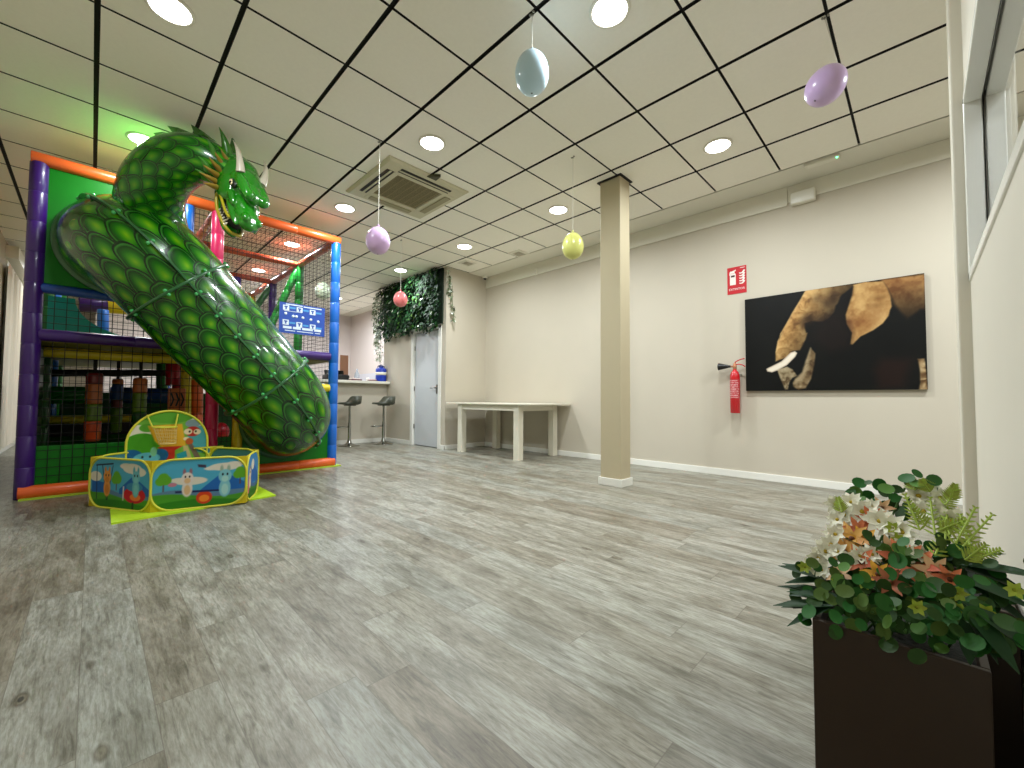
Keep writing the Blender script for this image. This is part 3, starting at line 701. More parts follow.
# ------------------------------------------------------------------ climbing frame
YF, XA, XM, XB = 5.36, -.375, .90, 2.165
ROWS = (YF, 6.70, 8.03, 9.36)
ps = thing('play_structure', 'tall netted indoor climbing frame with purple, pink and blue padded posts and orange rails', 'climbing frame', (.9, 7.3, 0))
foam = lambda k, c: mat('foam_'+k, c, .35, coat=.25, noise=.10, nscale=9, bump=.15)
PUR = foam('purple', (56, 14, 106)); PNK = foam('pink', (214, 34, 92)); BLU = foam('blue', (12, 100, 196)); GRN = foam('green', (12, 122, 36))
ORA = foam('orange', (236, 100, 40)); RUST = foam('rust', (176, 66, 30)); YEL = foam('yellow', (222, 196, 24)); RED = foam('red', (190, 20, 42)); DBL = foam('deep_blue', (16, 66, 150)); DGR = foam('dark_green', (10, 84, 24))
m_net = mat('black_net_cord', (26, 24, 24), .8)
m_vg = mat('green_vinyl', (6, 112, 16), .4, spec=.3, noise=.12, nscale=3)
m_teal = mat('teal_vinyl', (14, 150, 140), .4, noise=.08, nscale=4)
def sleeve(mb, a, b, r, n=18, seg=.26, m=0):
    a = Vector(a); b = Vector(b); L = (b-a).length; k = max(1, round(L/seg)); prof = [(0, 0)]
    for i in range(k):
        h0, h1 = L*i/k, L*(i+1)/k
        prof += [(r*.965, h0), (r, h0+.005), (r*1.005, (h0+h1)/2), (r, h1-.005), (r*.965, h1)]
    prof.append((0, L))
    return mb.lathe(prof, a, b-a, n, m)
def part(name, mb, m, parent=None, **k): return mb.build(name, m, parent or ps, **k)
posts = [(XA, 0, PUR), (XM, 0, PNK), (XB, 0, BLU), (XA, 1, DGR), (XM, 1, YEL), (XB, 1, GRN), (XA, 2, BLU), (XM, 2, RED), (XB, 2, PUR), (XA, 3, GRN), (XM, 3, BLU), (XB, 3, YEL)]
for x, r, m in posts: part('post', sleeve(MB(), (x, ROWS[r], .0), (x, ROWS[r], 2.86), .058), m)
part('panel_post', sleeve(MB(), (.645, YF, 1.80), (.645, YF, 2.84), .05), BLU)
part('panel_post', sleeve(MB(), (1.135, YF, .06), (1.135, YF, 1.36), .05), YEL)
part('top_rail', sleeve(MB(), (XA-.05, YF-.01, 2.895), (XB+.04, YF-.01, 2.895), .054, seg=.55), ORA)
for x in (XA, XM, XB): part('side_rail', sleeve(MB(), (x, YF+.05, 2.885), (x, 9.36, 2.885), .048, seg=.66), RUST)
for y in ROWS[1:]: part('cross_rail', sleeve(MB(), (XA, y, 2.875), (XB, y, 2.875), .045, seg=.6), RUST)
part('deck_beam', sleeve(MB(), (XA+.04, YF, 1.385), (XB-.05, YF, 1.385), .052, seg=.6), PUR)
part('deck_beam', sleeve(MB(), (XB, YF+.05, 1.385), (XB, 9.36, 1.385), .05, seg=.6), PUR)
part('window_rail', sleeve(MB(), (XA+.04, YF, 1.79), (XM, YF, 1.79), .042, seg=.4), DBL)
part('base_rail', sleeve(MB(), (XA-.03, YF-.03, .055), (XB+.02, YF-.03, .055), .055, seg=.42), ORA)
part('base_rail', sleeve(MB(), (XB, YF+.05, .055), (XB, 9.36, .055), .05, seg=.6), GRN)
part('short_rail', sleeve(MB(), (1.95, YF, .985), (XB-.05, YF, .985), .05, seg=.3), YEL)
part('floor_mat', MB().prism([(XA-.02, YF-.11, 0), (XB+.08, YF-.11, 0), (XB+.08, 9.4, 0), (XA-.02, 9.4, 0)], (0, 0, .014)), mat('lime_foam_mat', (176, 204, 60), .6))
# green panels around the slide ends, side panels, low front panel
part('slide_panel', MB().bb((XA+.05, YF-.012, 1.83), (.60, YF+.012, 2.845)), m_vg, bevel=.004)
part('slide_panel', MB().bb((1.18, YF-.012, .10), (XB-.05, YF+.012, .945)), m_vg, bevel=.004)
part('low_panel', MB().bb((XA+.05, YF+.03, .10), (1.10, YF+.05, .43)), m_vg, bevel=.004)
for k in range(3): part('side_panel', MB().bb((XA-.01, ROWS[k]+.06, .1), (XA+.01, ROWS[k+1]-.06, 1.34)), mat('dark_green_vinyl', (6, 74, 22), .4))
part('deck', MB().bb((XA, YF+.05, 1.33), (XB, 9.36, 1.385)), mat('deck_vinyl', (120, 112, 20), .5))
part('deck_roll', sleeve(MB(), (XA+.05, 5.80, 1.27), (.88, 5.80, 1.27), .05, seg=.42), YEL)
# teal crawl panel with a round cut-out, seen through the upper net
yt = 5.80
arc = [(.36+.50*math.cos(t), 1.80+.335*math.sin(t)) for t in [0-PI*k/20 for k in range(21)]]
pts = [(XA+.06, 1.40), (.88, 1.40), (.88, 1.80)] + arc + [(XA+.06, 1.80)]
part('crawl_panel', MB().prism([(x, yt, z) for x, z in pts], (0, .02, 0)), m_teal)
part('crawl_lip', MB().bb((XA+.06, yt-.03, 1.39), (.88, yt+.03, 1.42)), mat('lime_vinyl', (148, 170, 40), .5))
def netting(a, ux, uz, nu_, nz_, r=.0022):
    a = Vector(a); ux = Vector(ux); uz = Vector(uz); mb = MB()
    for k in range(nu_+1): p_ = a+ux*(k/nu_); mb.tube([p_, p_+uz], r, 4, caps=False)
    for k in range(nz_+1): p_ = a+uz*(k/nz_); mb.tube([p_, p_+ux], r, 4, caps=False)
    return mb
part('safety_net', netting((XM+.05, YF, 1.43), (XB-XM-.1, 0, 0), (0, 0, 1.42), 26, 30), m_net)
part('safety_net', netting((XA+.05, YF+.015, 1.43), (XM-XA-.1, 0, 0), (0, 0, .32), 16, 5, .0028), m_net)
part('safety_net', netting((XA+.05, YF+.015, .10), (XM-XA-.1, 0, 0), (0, 0, 1.24), 16, 17, .0028), m_net)
part('safety_net', netting((XM+.05, YF+.01, .10), (.18, 0, 0), (0, 0, 1.24), 4, 22), m_net)
part('safety_net', netting((.70, YF, 1.83), (.15, 0, 0), (0, 0, 1.0), 4, 22), m_net)
part('safety_net', netting((XB, YF+.05, .10), (0, 9.36-YF-.1, 0), (0, 0, 2.75), 78, 54), m_net)
part('safety_net', netting((XA, 9.36, .10), (XB-XA, 0, 0), (0, 0, 2.75), 40, 44), m_net)
part('roof_net', netting((XM, YF+.05, 2.87), (XB-XM, 0, 0), (0, 9.36-YF-.1, 0), 22, 66), m_net)
# inside: braces, rollers, crash wall
def brace(a, b, r, m): return part('brace', sleeve(MB(), a, b, r, seg=.4), m)
brace((XB-.03, 6.72, 2.80), (XB-.55, 6.72, 1.42), .05, GRN)
brace((XB-.03, 8.05, 2.80), (XB-.75, 8.05, 1.42), .05, DGR)
brace((1.62, 8.0, 1.42), (1.62, 8.0, 2.84), .06, foam('violet', (62, 34, 150)))
def at_row(pa, pb, y): return aty(*pa, y), aty(*pb, y)
for (pa, pb, y, r, m) in (((79, 305), (108, 306), 7.2, .085, PUR), ((108, 306), (150, 309), 7.2, .09, YEL), ((103, 310), (103, 331), 6.6, .05, BLU),
                          ((46, 395), (98, 395), 7.0, .10, GRN), ((110, 395), (170, 396), 7.0, .10, DBL), ((46, 373), (170, 373), 6.9, .04, mat('dark_foam', (24, 28, 26), .6)),
                          ((46, 420), (140, 418), 7.3, .05, YEL), ((173, 362), (173, 385), 6.4, .07, RED), ((186, 366), (186, 440), 6.2, .05, YEL), ((162, 364), (162, 392), 7.2, .06, GRN), ((196, 380), (196, 445), 6.3, .07, ORA)):
    a_, b_ = at_row(pa, pb, y); part('padded_roller', sleeve(MB(), a_, b_, r, seg=.4), m)
a_ = aty(45, 432, 7.4); b_ = aty(205, 452, 7.4)
part('crash_wall', MB().rbox(((a_.x+b_.x)/2, 7.4, .30), (b_.x-a_.x, .2, .55), .04), mat('black_vinyl', (18, 18, 26), .5))
part('added_dark_panel', MB().bb((XA+.06, 8.6, .02), (XB-.06, 8.64, .92)), mat('dark_green_vinyl'))  # added dark panel, keeps the bright rear wall out of the lower bay
part('ramp', MB().prism([(XA+.05, 6.3, .02), (1.1, 6.3, .02), (1.1, 7.2, .36), (XA+.05, 7.2, .36)], (0, 0, .03)), mat('grass_vinyl', (18, 96, 24), .6))
a_ = aty(168, 388, 6.15); b_ = aty(185, 411, 6.15)
ap = part('arrow_panel', MB().rbox(((a_.x+b_.x)/2, 6.15, (a_.z+b_.z)/2), (b_.x-a_.x, .05, a_.z-b_.z), .012), foam('tan_orange', (196, 104, 50)))
ch = MB(); wx, wz = b_.x-a_.x, a_.z-b_.z; zc = (a_.z+b_.z)/2
for k in range(3):
    x0 = a_.x+wx*(.12+.28*k)
    ch.prism([(x0, 6.123, zc+wz*.28), (x0+wx*.10, 6.123, zc+wz*.28), (x0+wx*.24, 6.123, zc), (x0+wx*.10, 6.123, zc-wz*.28), (x0, 6.123, zc-wz*.28), (x0+wx*.14, 6.123, zc)], (0, -.004, 0))
ch.build('chevrons', m_blk, ap)
part('rocking_ball', MB().ell(aty(221, 432, 6.3), (.09, .09, .12)), RED)

# hanging punch bags inside the lower level
def bag(px0, px1, y, bands, lab, ztop=1.33):
    pc_ = (px0+px1)/2; c = aty(pc_, bands[0][0], y); r = (aty(px1, 400, y).x-aty(px0, 400, y).x)/2
    t = thing('punch_bag', lab, 'punch bag', (c.x, y, aty(pc_, bands[-1][1], y).z), 0, 'padded punch bags hanging in the climbing frame')
    z0 = t.location.z
    for n_, (ya, yb, m) in enumerate(bands):
        za, zb = aty(pc_, ya, y).z-z0, aty(pc_, yb, y).z-z0
        prof = [(0, zb), (r*(.8 if n_ == len(bands)-1 else .97), zb), (r, zb+.02), (r, za-.02), (r*(.8 if n_ == 0 else .97), za), (0, za)]
        MB().lathe(prof, n=20).build('sleeve', m, t, True)
    MB().bb((-.015, -.004, aty(pc_, bands[0][0], y).z-z0-.01), (.015, .004, ztop-z0)).build('strap', mat('black_webbing', (20, 20, 22), .8), t, True)
BRN = foam('maroon', (120, 26, 30)); OLV = foam('olive_green', (98, 130, 30))
bag(86, 104, 5.95, [(373, 384, BRN), (384, 404, foam('tan_orange', 0)), (404, 421, OLV), (421, 441, foam('burnt_orange', (206, 74, 30)))], 'longest punch bag in maroon, tan, olive and orange bands behind the low green panel')
bag(112, 124, 6.5, [(379, 384, foam('tan_orange', 0)), (384, 400, DBL), (400, 408, BRN), (408, 432, OLV)], 'slim punch bag with a blue band hanging behind the pen arch')
bag(133, 148, 6.0, [(378, 393, foam('tan_orange', 0)), (393, 412, OLV), (412, 425, DGR)], 'punch bag in tan over olive bands hanging above the pen arch')

# rules board tied to the front net
rb = thing('rules_board', 'blue rules board with white pictograms tied to the climbing frame net', 'sign', (1.77, YF-.03, 1.80))
bl_, bt_ = 1.512, 1.985; brx, bb_ = 2.03, 1.625
MB().bb((bl_, YF-.035, bb_), (brx, YF-.025, bt_)).build('board', mat('board_blue', (16, 70, 168), .35, noise=.12, nscale=5), rb)
m_bw = mat('board_white', (222, 232, 244), .4); m_bl = mat('board_light_blue', (70, 150, 214), .4)
def bq(mb, u0, v0, u1, v1, m=0, dz=.0012):
    x0 = bl_+(brx-bl_)*u0; x1 = bl_+(brx-bl_)*u1; z0 = bt_+(bb_-bt_)*v1; z1 = bt_+(bb_-bt_)*v0
    mb.bb((x0, YF-.035-dz, z0), (x1, YF-.035, z1), m)
for bar in ((.13, .03, .49, .065), (.51, .045, .92, .08), (.09, .26, .48, .275), (.08, .77, .26, .85), (.29, .77, .46, .85), (.49, .77, .73, .85), (.76, .77, .92, .85), (.12, .90, .34, .925), (.38, .90, .74, .925), (.78, .90, .90, .925)):
    b = MB(); bq(b, *bar); b.build('print_bar', m_bw, rb)
for (u0, v0) in ((.07, .08), (.36, .10), (.65, .12), (.07, .56), (.36, .60), (.66, .62)):
    b = MB(); bq(b, u0, v0, u0+.13, v0+.17)
    bq(b, u0+.03, v0+.03, u0+.10, v0+.07, 1, .002); bq(b, u0+.05, v0+.06, u0+.08, v0+.14, 1, .002); b.build('pictogram', [m_bw, mat('board_blue')], rb)
b = MB()
for k, (u, v) in enumerate(((.13, .36), (.29, .42), (.36, .42), (.50, .43), (.68, .46), (.85, .50))):
    b.lathe([(.016, -.0015), (.016, .0), (0, .0)], (bl_+(brx-bl_)*u, YF-.0365, bt_+(bb_-bt_)*v), (0, -1, 0), 16)
b.build('round_symbols', m_bw, rb)
b = MB()
for (u0, v0) in ((.21, .12), (.50, .15), (.79, .18), (.21, .62), (.50, .66), (.80, .70)): bq(b, u0, v0, u0+.13, v0+.06)
b.build('caption_blocks', m_bl, rb)

# ------------------------------------------------------------------ dragon slide
def scale_material(key, cols, sx=1.0, coat=.4):
    m = bpy.data.materials.new(key); m.use_nodes = True; MATS[key] = m
    nt = m.node_tree; N = nt.nodes; L = nt.links; b = N['Principled BSDF']
    uv = N.new('ShaderNodeUVMap'); uv.uv_map = 'scales'
    nz = N.new('ShaderNodeTexNoise'); nz.inputs['Scale'].default_value = 1.1; nz.inputs['Detail'].default_value = 1; L.new(uv.outputs[0], nz.inputs['Vector'])
    def vm(op, a, b_):
        n = N.new('ShaderNodeVectorMath'); n.operation = op
        for i, v in enumerate((a, b_)):
            if isinstance(v, tuple): n.inputs[i].default_value = v
            else: L.new(v, n.inputs[i])
        return n
    def ma(op, a, b_=None):
        n = N.new('ShaderNodeMath'); n.operation = op
        for i, v in enumerate((a, b_)):
            if v is None: continue
            if isinstance(v, (int, float)): n.inputs[i].default_value = v
            else: L.new(v, n.inputs[i])
        return n.outputs[0]
    wob = vm('MULTIPLY', vm('SUBTRACT', nz.outputs['Color'], (.5, .5, .5)).outputs[0], (.34, .34, 0))
    p = vm('ADD', uv.outputs[0], wob.outputs[0]).outputs[0]
    def dist(sh):
        f = vm('FRACTION', vm('ADD', p, sh).outputs[0], (0, 0, 0)).outputs[0]
        c = vm('MULTIPLY', vm('SUBTRACT', f, (.5, .5, 0)).outputs[0], (1.0, 1.0, 0))
        ln = N.new('ShaderNodeVectorMath'); ln.operation = 'LENGTH'; L.new(c.outputs[0], ln.inputs[0])
        sp = N.new('ShaderNodeSeparateXYZ'); L.new(c.outputs[0], sp.inputs[0])
        return ln.outputs['Value'], sp.outputs[1]
    dA, yA = dist((0, 0, 0)); dB, yB = dist((.5, .5, 0))
    inA = ma('LESS_THAN', dA, .5); inB = ma('LESS_THAN', dB, .5)
    pref = ma('LESS_THAN', yA, yB)                         # the scale lying further down the body overlaps the one above it
    useA = ma('MULTIPLY', inA, ma('MAXIMUM', pref, ma('SUBTRACT', 1.0, inB)))
    d = ma('ADD', ma('MULTIPLY', useA, dA), ma('MULTIPLY', ma('SUBTRACT', 1.0, useA), dB))
    r = N.new('ShaderNodeValToRGB'); e = r.color_ramp.elements
    st = [(0, cols[0]), (.14, cols[1]), (.27, cols[2]), (.385, cols[3]), (.43, cols[4]), (.455, cols[5]), (.50, cols[6])]
    while len(e) < len(st): e.new(.5)
    for i, (q, c) in enumerate(st): e[i].position = q; e[i].color = (*lin(c), 1)
    L.new(d, r.inputs[0])
    n2 = N.new('ShaderNodeTexNoise'); n2.inputs['Scale'].default_value = .45; L.new(uv.outputs[0], n2.inputs['Vector'])
    mr = N.new('ShaderNodeMapRange'); mr.inputs['From Min'].default_value = .35; mr.inputs['From Max'].default_value = .65; mr.inputs['To Min'].default_value = .7; mr.inputs['To Max'].default_value = 1.1
    L.new(n2.outputs['Fac'], mr.inputs['Value'])
    hs = N.new('ShaderNodeHueSaturation'); L.new(r.outputs[0], hs.inputs['Color']); L.new(mr.outputs[0], hs.inputs['Value'])
    L.new(hs.outputs[0], b.inputs['Base Color'])
    b.inputs['Specular IOR Level'].default_value = .3; b.inputs['Roughness'].default_value = .25; b.inputs['Coat Weight'].default_value = coat; b.inputs['Coat Roughness'].default_value = .04
    bp = N.new('ShaderNodeBump'); bp.inputs['Strength'].default_value = .25; bp.inputs['Distance'].default_value = .02; bp.invert = True
    L.new(d, bp.inputs['Height']); L.new(bp.outputs[0], b.inputs['Normal'])
    return m
m_scale = scale_material('dragon_scales', [(116, 166, 14), (62, 138, 10), (18, 98, 8), (4, 56, 5), (50, 120, 38), (2, 36, 4), (3, 52, 5)])
m_neck = scale_material('dragon_neck_scales', [(104, 164, 16), (60, 146, 12), (24, 118, 10), (10, 84, 8), (44, 124, 30), (6, 54, 6), (8, 76, 8)])
m_head = mat('dragon_green_gloss', (26, 122, 16), .22, coat=.7, noise=.35, nscale=7, bump=.2)
m_dgreen = mat('dragon_dark_green', (10, 66, 14), .3, coat=.5, noise=.3, nscale=9)
m_flange = mat('green_flange', (34, 92, 46), .3, coat=.4)
def uvtube(name, rings, us, vcoords, m, parent, close=True):
    """rings: list of point lists (n+1 points, seam repeated); us 0..N along ring; vcoords per ring"""
    off = wloc(parent); n = len(rings[0]); me = bpy.data.meshes.new(name)
    vs = [Vector(p)-off for r in rings for p in r]
    fs = [(i*n+j, (i+1)*n+j, (i+1)*n+j+1, i*n+j+1) for i in range(len(rings)-1) for j in range(n-1)]
    me.from_pydata(vs, [], fs); uv = me.uv_layers.new(name='scales')
    for pl in me.polygons:
        pl.use_smooth = True
        for li in pl.loop_indices:
            vi = me.loops[li].vertex_index; uv.data[li].uv = (us[vi % n], vcoords[vi//n])
    me.materials.append(m); me.update()
    o = bpy.data.objects.new(name, me); COL.objects.link(o); o.parent = parent; return o
ds = thing('dragon_slide', 'glossy green dragon tube slide with scales, arching neck and open-mouthed horned head', 'slide', (.9, 4.9, 0))
J1 = aty(180, 291, 4.83); J2 = aty(267, 385, 4.83)
dd = (J2-J1).normalized(); yv = Vector((0, 1, 0)); bn = dd.cross(yv).normalized()
RT, RE, NS = .435, .45, 15
def ring(p, nrm, r, n=48): return [p+(nrm*math.cos(2*PI*k/n)+bn*math.sin(2*PI*k/n))*r for k in range(n+1)]
U48 = [NS*k/48 for k in range(49)]
def elbow(J, dirv, rev):
    out = []
    EXT = .11 if rev else .04
    out.append((J, -yv))
    for k in range(17):
        th = PI/2*k/16; n_ = -yv*math.cos(th)+dirv*math.sin(th)
        out.append((J+dirv*EXT+yv*RE+n_*RE, n_))
    out.append((J+dirv*EXT+yv*(RE+.07)+dirv*RE, dirv))
    return out
E1 = elbow(J1, -dd, True); E2 = elbow(J2, dd, False)
ST = [(J1.lerp(J2, k/10), -yv) for k in range(11)]
def vlen(lst):
    s_ = [0]
    for a, c in zip(lst, lst[1:]): s_.append(s_[-1]+(c[0]-a[0]).length)
    return s_
SL = .245
for nm, lst, v0, sg_ in (('upper_elbow', E1, 0, -1), ('tube_section', ST, 0, 1), ('lower_elbow', E2, (J2-J1).length/SL, 1)):
    vl = vlen(lst); uvtube(nm, [ring(p, n_, RT) for p, n_ in lst], U48, [v0+sg_*s_*1.15/SL if nm != 'tube_section' else v0+s_/SL for s_ in vl], m_scale, ds)
def flange(name, p, n_, axis):
    b = MB(); rr = [(RT-.004, -.011), (RT+.030, -.011), (RT+.033, -.007), (RT+.033, .007), (RT+.030, .011), (RT-.004, .011)]
    b.lathe(rr, p, axis, 64).build(name, m_flange, ds)
flange('flange', J1, None, dd); flange('flange', J2, None, dd); flange('flange', E1[-1][0]-yv*.03, None, yv); flange('flange', E2[-1][0]-yv*.03, None, yv)
def seam(lst, name):
    b = MB(); vs = []
    for i, (p, n_) in enumerate(lst):
        for q in ((-.008, -.004), (-.008, .032), (.008, .032), (.008, -.004)): vs.append(p+n_*(RT+q[1])+bn*q[0])
    fs = []
    for i in range(len(lst)-1):
        for j in range(4): fs.append((4*i+j, 4*i+(j+1) % 4, 4*i+4+(j+1) % 4, 4*i+4+j))
    b.add(vs, fs, 0, False).build(name, m_flange, ds)
for lst in (E1, ST, E2): seam(lst, 'seam_rib')
bolts = []
for lst, ks in ((E1, (4, 8, 12, 16)), (ST, (1, 3, 5, 7, 9)), (E2, (3, 6, 9, 12, 15))):
    for k in ks: bolts.append((lst[k][0]+lst[k][1]*(RT+.018), bn))
for J in (J1, J2):
    for a in range(8):
        t_ = 2*PI*(a+.5)/8; bolts.append((J+(-yv*math.cos(t_)+bn*math.sin(t_))*(RT+.018), dd))
m_bolt = mat('green_bolt_cap', (70, 176, 96), .25, coat=.6)
for p, ax_ in bolts: MB().ell(p+ax_*.018, (.016, .016, .016), nu=10, nv=6).ell(p-ax_*.018, (.016, .016, .016), nu=10, nv=6).build('bolt', m_bolt, ds)
MB().lathe([(RT+.02, .0), (RT+.035, .02), (RT-.01, .02)], E1[-1][0]+yv*.005, -yv, 48).build('entry_collar', m_dgreen, ds)
MB().lathe([(RT+.02, .0), (RT+.035, .02), (RT-.01, .02)], E2[-1][0]+yv*.005, -yv, 48).build('exit_collar', m_dgreen, ds)

# neck: rises from the upper elbow, arches toward the room
def catmull(P, n=8):
    P = [P[0]+(P[0]-P[1])] + list(P) + [P[-1]+(P[-1]-P[-2])]; out = []
    for i in range(1, len(P)-2):
        for k in range(n):
            t = k/n; a, b_, c, d = P[i-1], P[i], P[i+1], P[i+2]
            out.append(.5*((2*b_)+(c-a)*t+(2*a-5*b_+4*c-d)*t*t+(3*b_-a-3*c+d)*t**3))
    out.append(P[-2]); return out
NP = [aty(156, 248, 4.98), aty(151, 220, 4.90), aty(151, 197, 4.76), aty(159, 178, 4.58), aty(177, 163, 4.38), aty(202, 160, 4.22), aty(231, 173, 4.12)]
NR = [.29, .262, .240, .228, .214, .188, .125]
npath = catmull(NP, 8)
nrad = np.interp(np.linspace(0, 1, len(npath)), np.linspace(0, 1, len(NR)), NR)
rings = []; xref = Vector((0, -1, 0)); nfr = []
for i, p in enumerate(npath):
    t_ = (npath[min(i+1, len(npath)-1)]-npath[max(i-1, 0)]).normalized()
    xref = (xref-t_*xref.dot(t_)).normalized(); yy = t_.cross(xref); nfr.append((p, t_, xref.copy(), yy))
    rings.append([p+(xref*math.cos(2*PI*k/36)+yy*math.sin(2*PI*k/36))*nrad[i] for k in range(37)])
nv_ = vlen([(p,) for p in npath])
uvtube('neck', rings, [11*k/36 for k in range(37)], [-s_/.18 for s_ in nv_], m_neck, ds)

# head
def camv(r_, u_, c_): return Vector(CR)*r_ + Vector(CU)*u_ - Vector(CF)*c_
HF = camv(.45, -.82, .337).normalized()
HL = camv(-.40, .15, .90); HL = (HL-HF*HL.dot(HF)).normalized()        # near side of the face
HN = HF.cross(HL).normalized()
if HN.dot(camv(1, .3, .5)) < 0: HN = -HN
HO = aty(239, 176, 4.10)
def H(x, y, z): return HO + HF*x + HL*y + HN*z
HR = Matrix((HF, HL, HN)).transposed()
if HR.determinant() < 0: HR = Matrix((HF, -HL, HN)).transposed()
DP = HR.determinant()
hb = MB()
def he(c, r, pitch=0, yaw=0, nu=22, nv=14):
    hb.ell(H(*c), r, HR @ Matrix.Rotation(pitch, 3, 'Y') @ Matrix.Rotation(yaw, 3, 'Z'), nu=nu, nv=nv)
he((.02, 0, .0), (.17, .145, .155)); he((.15, 0, .03), (.17, .125, .125))
he((-.08, 0, -.03), (.16, .155, .15))
he((.27, 0, .06), (.14, .075, .065))
for s_ in (-1, 1):
    he((.25, .082*s_, .082), (.17, .040, .048), -.06)                   # brow ridge
    he((.37, .060*s_, .085), (.055, .042, .045))
    he((.13, .105*s_, -.07), (.15, .045, .10))                          # cheek
    he((.27, .098*s_, -.045), (.12, .030, .035), .05)                   # cheekbone under the eye
    he((.525, .050*s_, -.025), (.045, .032, .030))                      # nostril
    he((.38, .078*s_, -.108), (.17, .030, .028), .04)                   # upper lip
he((.34, 0, -.050), (.17, .095, .078)); he((.45, 0, -.062), (.13, .092, .070)); he((.535, 0, -.070), (.055, .078, .055)); he((.575, 0, -.065), (.022, .035, .030))
he((.40, 0, -.005), (.13, .024, .026), .12)
he((.12, 0, -.175), (.13, .115, .075), .2); he((.26, 0, -.252), (.17, .082, .036), .16); he((.40, 0, -.265), (.09, .066, .034), .04)   # lower jaw
for s_ in (-1, 1): he((.30, .068*s_, -.236), (.17, .024, .024), .16)
head_src = hb.build('head_src', m_head, ds)
rm = head_src.modifiers.new('r', 'REMESH'); rm.mode = 'VOXEL'; rm.voxel_size = .007
sm_ = head_src.modifiers.new('s', 'SMOOTH'); sm_.factor = .5; sm_.iterations = 4
dg = bpy.context.evaluated_depsgraph_get(); hm = bpy.data.meshes.new_from_object(head_src.evaluated_get(dg))
bpy.data.objects.remove(head_src)
hm.polygons.foreach_set('use_smooth', [True]*len(hm.polygons)); hm.materials.clear(); hm.materials.append(m_head)
head = bpy.data.objects.new('head', hm); COL.objects.link(head); head.parent = ds
m_horn = mat('horn_ivory', (206, 196, 176), .35, noise=.12, nscale=20); m_tooth = mat('tooth_white', (222, 214, 192), .3)
m_lip = mat('mouth_yellow', (176, 160, 24), .35, coat=.3); m_mouth = mat('mouth_black', (22, 10, 8), .6); m_spike = mat('frill_amber', (150, 118, 34), .4, coat=.3); m_gspike = mat('spike_green', (58, 128, 30), .3, coat=.4, noise=.3, nscale=14)
def horn(base, tip, ctrl, r, m, name, parent, n=10):
    b = MB(); pts = []; rr = []
    for k in range(n+1):
        t = k/n; p = base*(1-t)**2+ctrl*2*t*(1-t)+tip*t*t; pts.append(p); rr.append(max(r*(1-t)**.85, .0015))
    return b.tube(pts, rr, 12).build(name, m, parent)
for s_ in (1, -1): horn(H(.15, .09*s_, .11), H(-.14, .135*s_, .185), H(.02, .125*s_, .21), .034, m_horn, 'horn', head)
for s_ in (1, -1):
    MB().ell(H(.205, .108*s_, .022), (.060, .020, .034), HR @ Matrix.Rotation(-.15, 3, 'Y')).build('eye_socket', mat('socket_black', (8, 26, 8), .4), head)
    e_ = MB().ell(H(.205, .121*s_, .020), (.032, .014, .020), HR).build('eye', mat('eye_ivory', (226, 206, 160), .2, coat=.5), head)
    MB().ell(H(.214, .132*s_, .018), (.012, .006, .014), HR).build('pupil', mat('black_gloss'), e_)
MB().ell(H(.29, 0, -.190), (.150, .098, .050), HR @ Matrix.Rotation(.2, 3, 'Y')).build('mouth_cavity', m_mouth, head)
for s_ in (1, -1):
    lp_ = [H(.155, .112*s_, -.150), H(.20, .118*s_, -.135), H(.28, .114*s_, -.138), H(.38, .110*s_, -.142), H(.46, .098*s_, -.135)]
    lw_ = [H(.155, .112*s_, -.150), H(.18, .114*s_, -.185), H(.27, .104*s_, -.222), H(.36, .092*s_, -.232), H(.43, .072*s_, -.238), H(.475, .04*s_, -.243), H(.482, .0, -.244)]
    MB().tube(catmull(lp_, 5), .011, 10).tube(catmull(lw_, 5), .013, 10).build('lip', m_lip, head)
    for k in range(6):
        x_ = .29+.028*k
        horn(H(x_, (.096-.005*k)*s_, -.230), H(x_+.004, (.090-.005*k)*s_, -.188-.012*(k % 2)), H(x_, (.098-.005*k)*s_, -.205), .010, m_tooth, 'tooth', head, 4)
        horn(H(x_+.01, (.106-.003*k)*s_, -.138), H(x_+.004, (.098-.003*k)*s_, -.175-.014*(k % 3 == 2)), H(x_+.01, (.106-.003*k)*s_, -.16), .009, m_tooth, 'tooth', head, 4)
# frill of amber spines behind the jaw, green spines on the nape and along the neck
for (bx_, by_), (tx_, ty_) in (((229, 163), (221, 149)), ((224, 166), (215, 152)), ((220, 170), (209, 157)), ((217, 175), (203, 165)), ((215, 181), (199, 172)), ((216, 187), (203, 183))):
    bs_ = aty(bx_, by_, 4.05); tp_ = aty(tx_, ty_, 3.98); horn(bs_, tp_, (bs_+tp_)/2-Vector(CF)*.02, .024, m_spike, 'frill_spine', head, 6)
    bs_ = bs_+Vector(CF)*.30; tp_ = tp_+Vector(CF)*.44; horn(bs_, tp_, (bs_+tp_)/2+Vector(CF)*.02, .024, m_spike, 'frill_spine', head, 6)
for (bx_, by_), (tx_, ty_), yb, yt_, r_ in (((228, 156), (219, 127), 4.10, 4.05, .046), ((215, 160), (207, 139), 4.06, 3.99, .034), ((208, 170), (198, 156), 4.05, 3.98, .030), ((232, 154), (232, 136), 4.22, 4.28, .040), ((205, 178), (195, 169), 4.08, 4.0, .026)):
    bs_ = aty(bx_, by_, yb); tp_ = aty(tx_, ty_, yt_); horn(bs_, tp_, (bs_+tp_)/2+camv(.02, .01, 0), r_, m_gspike, 'nape_spine', head, 7)
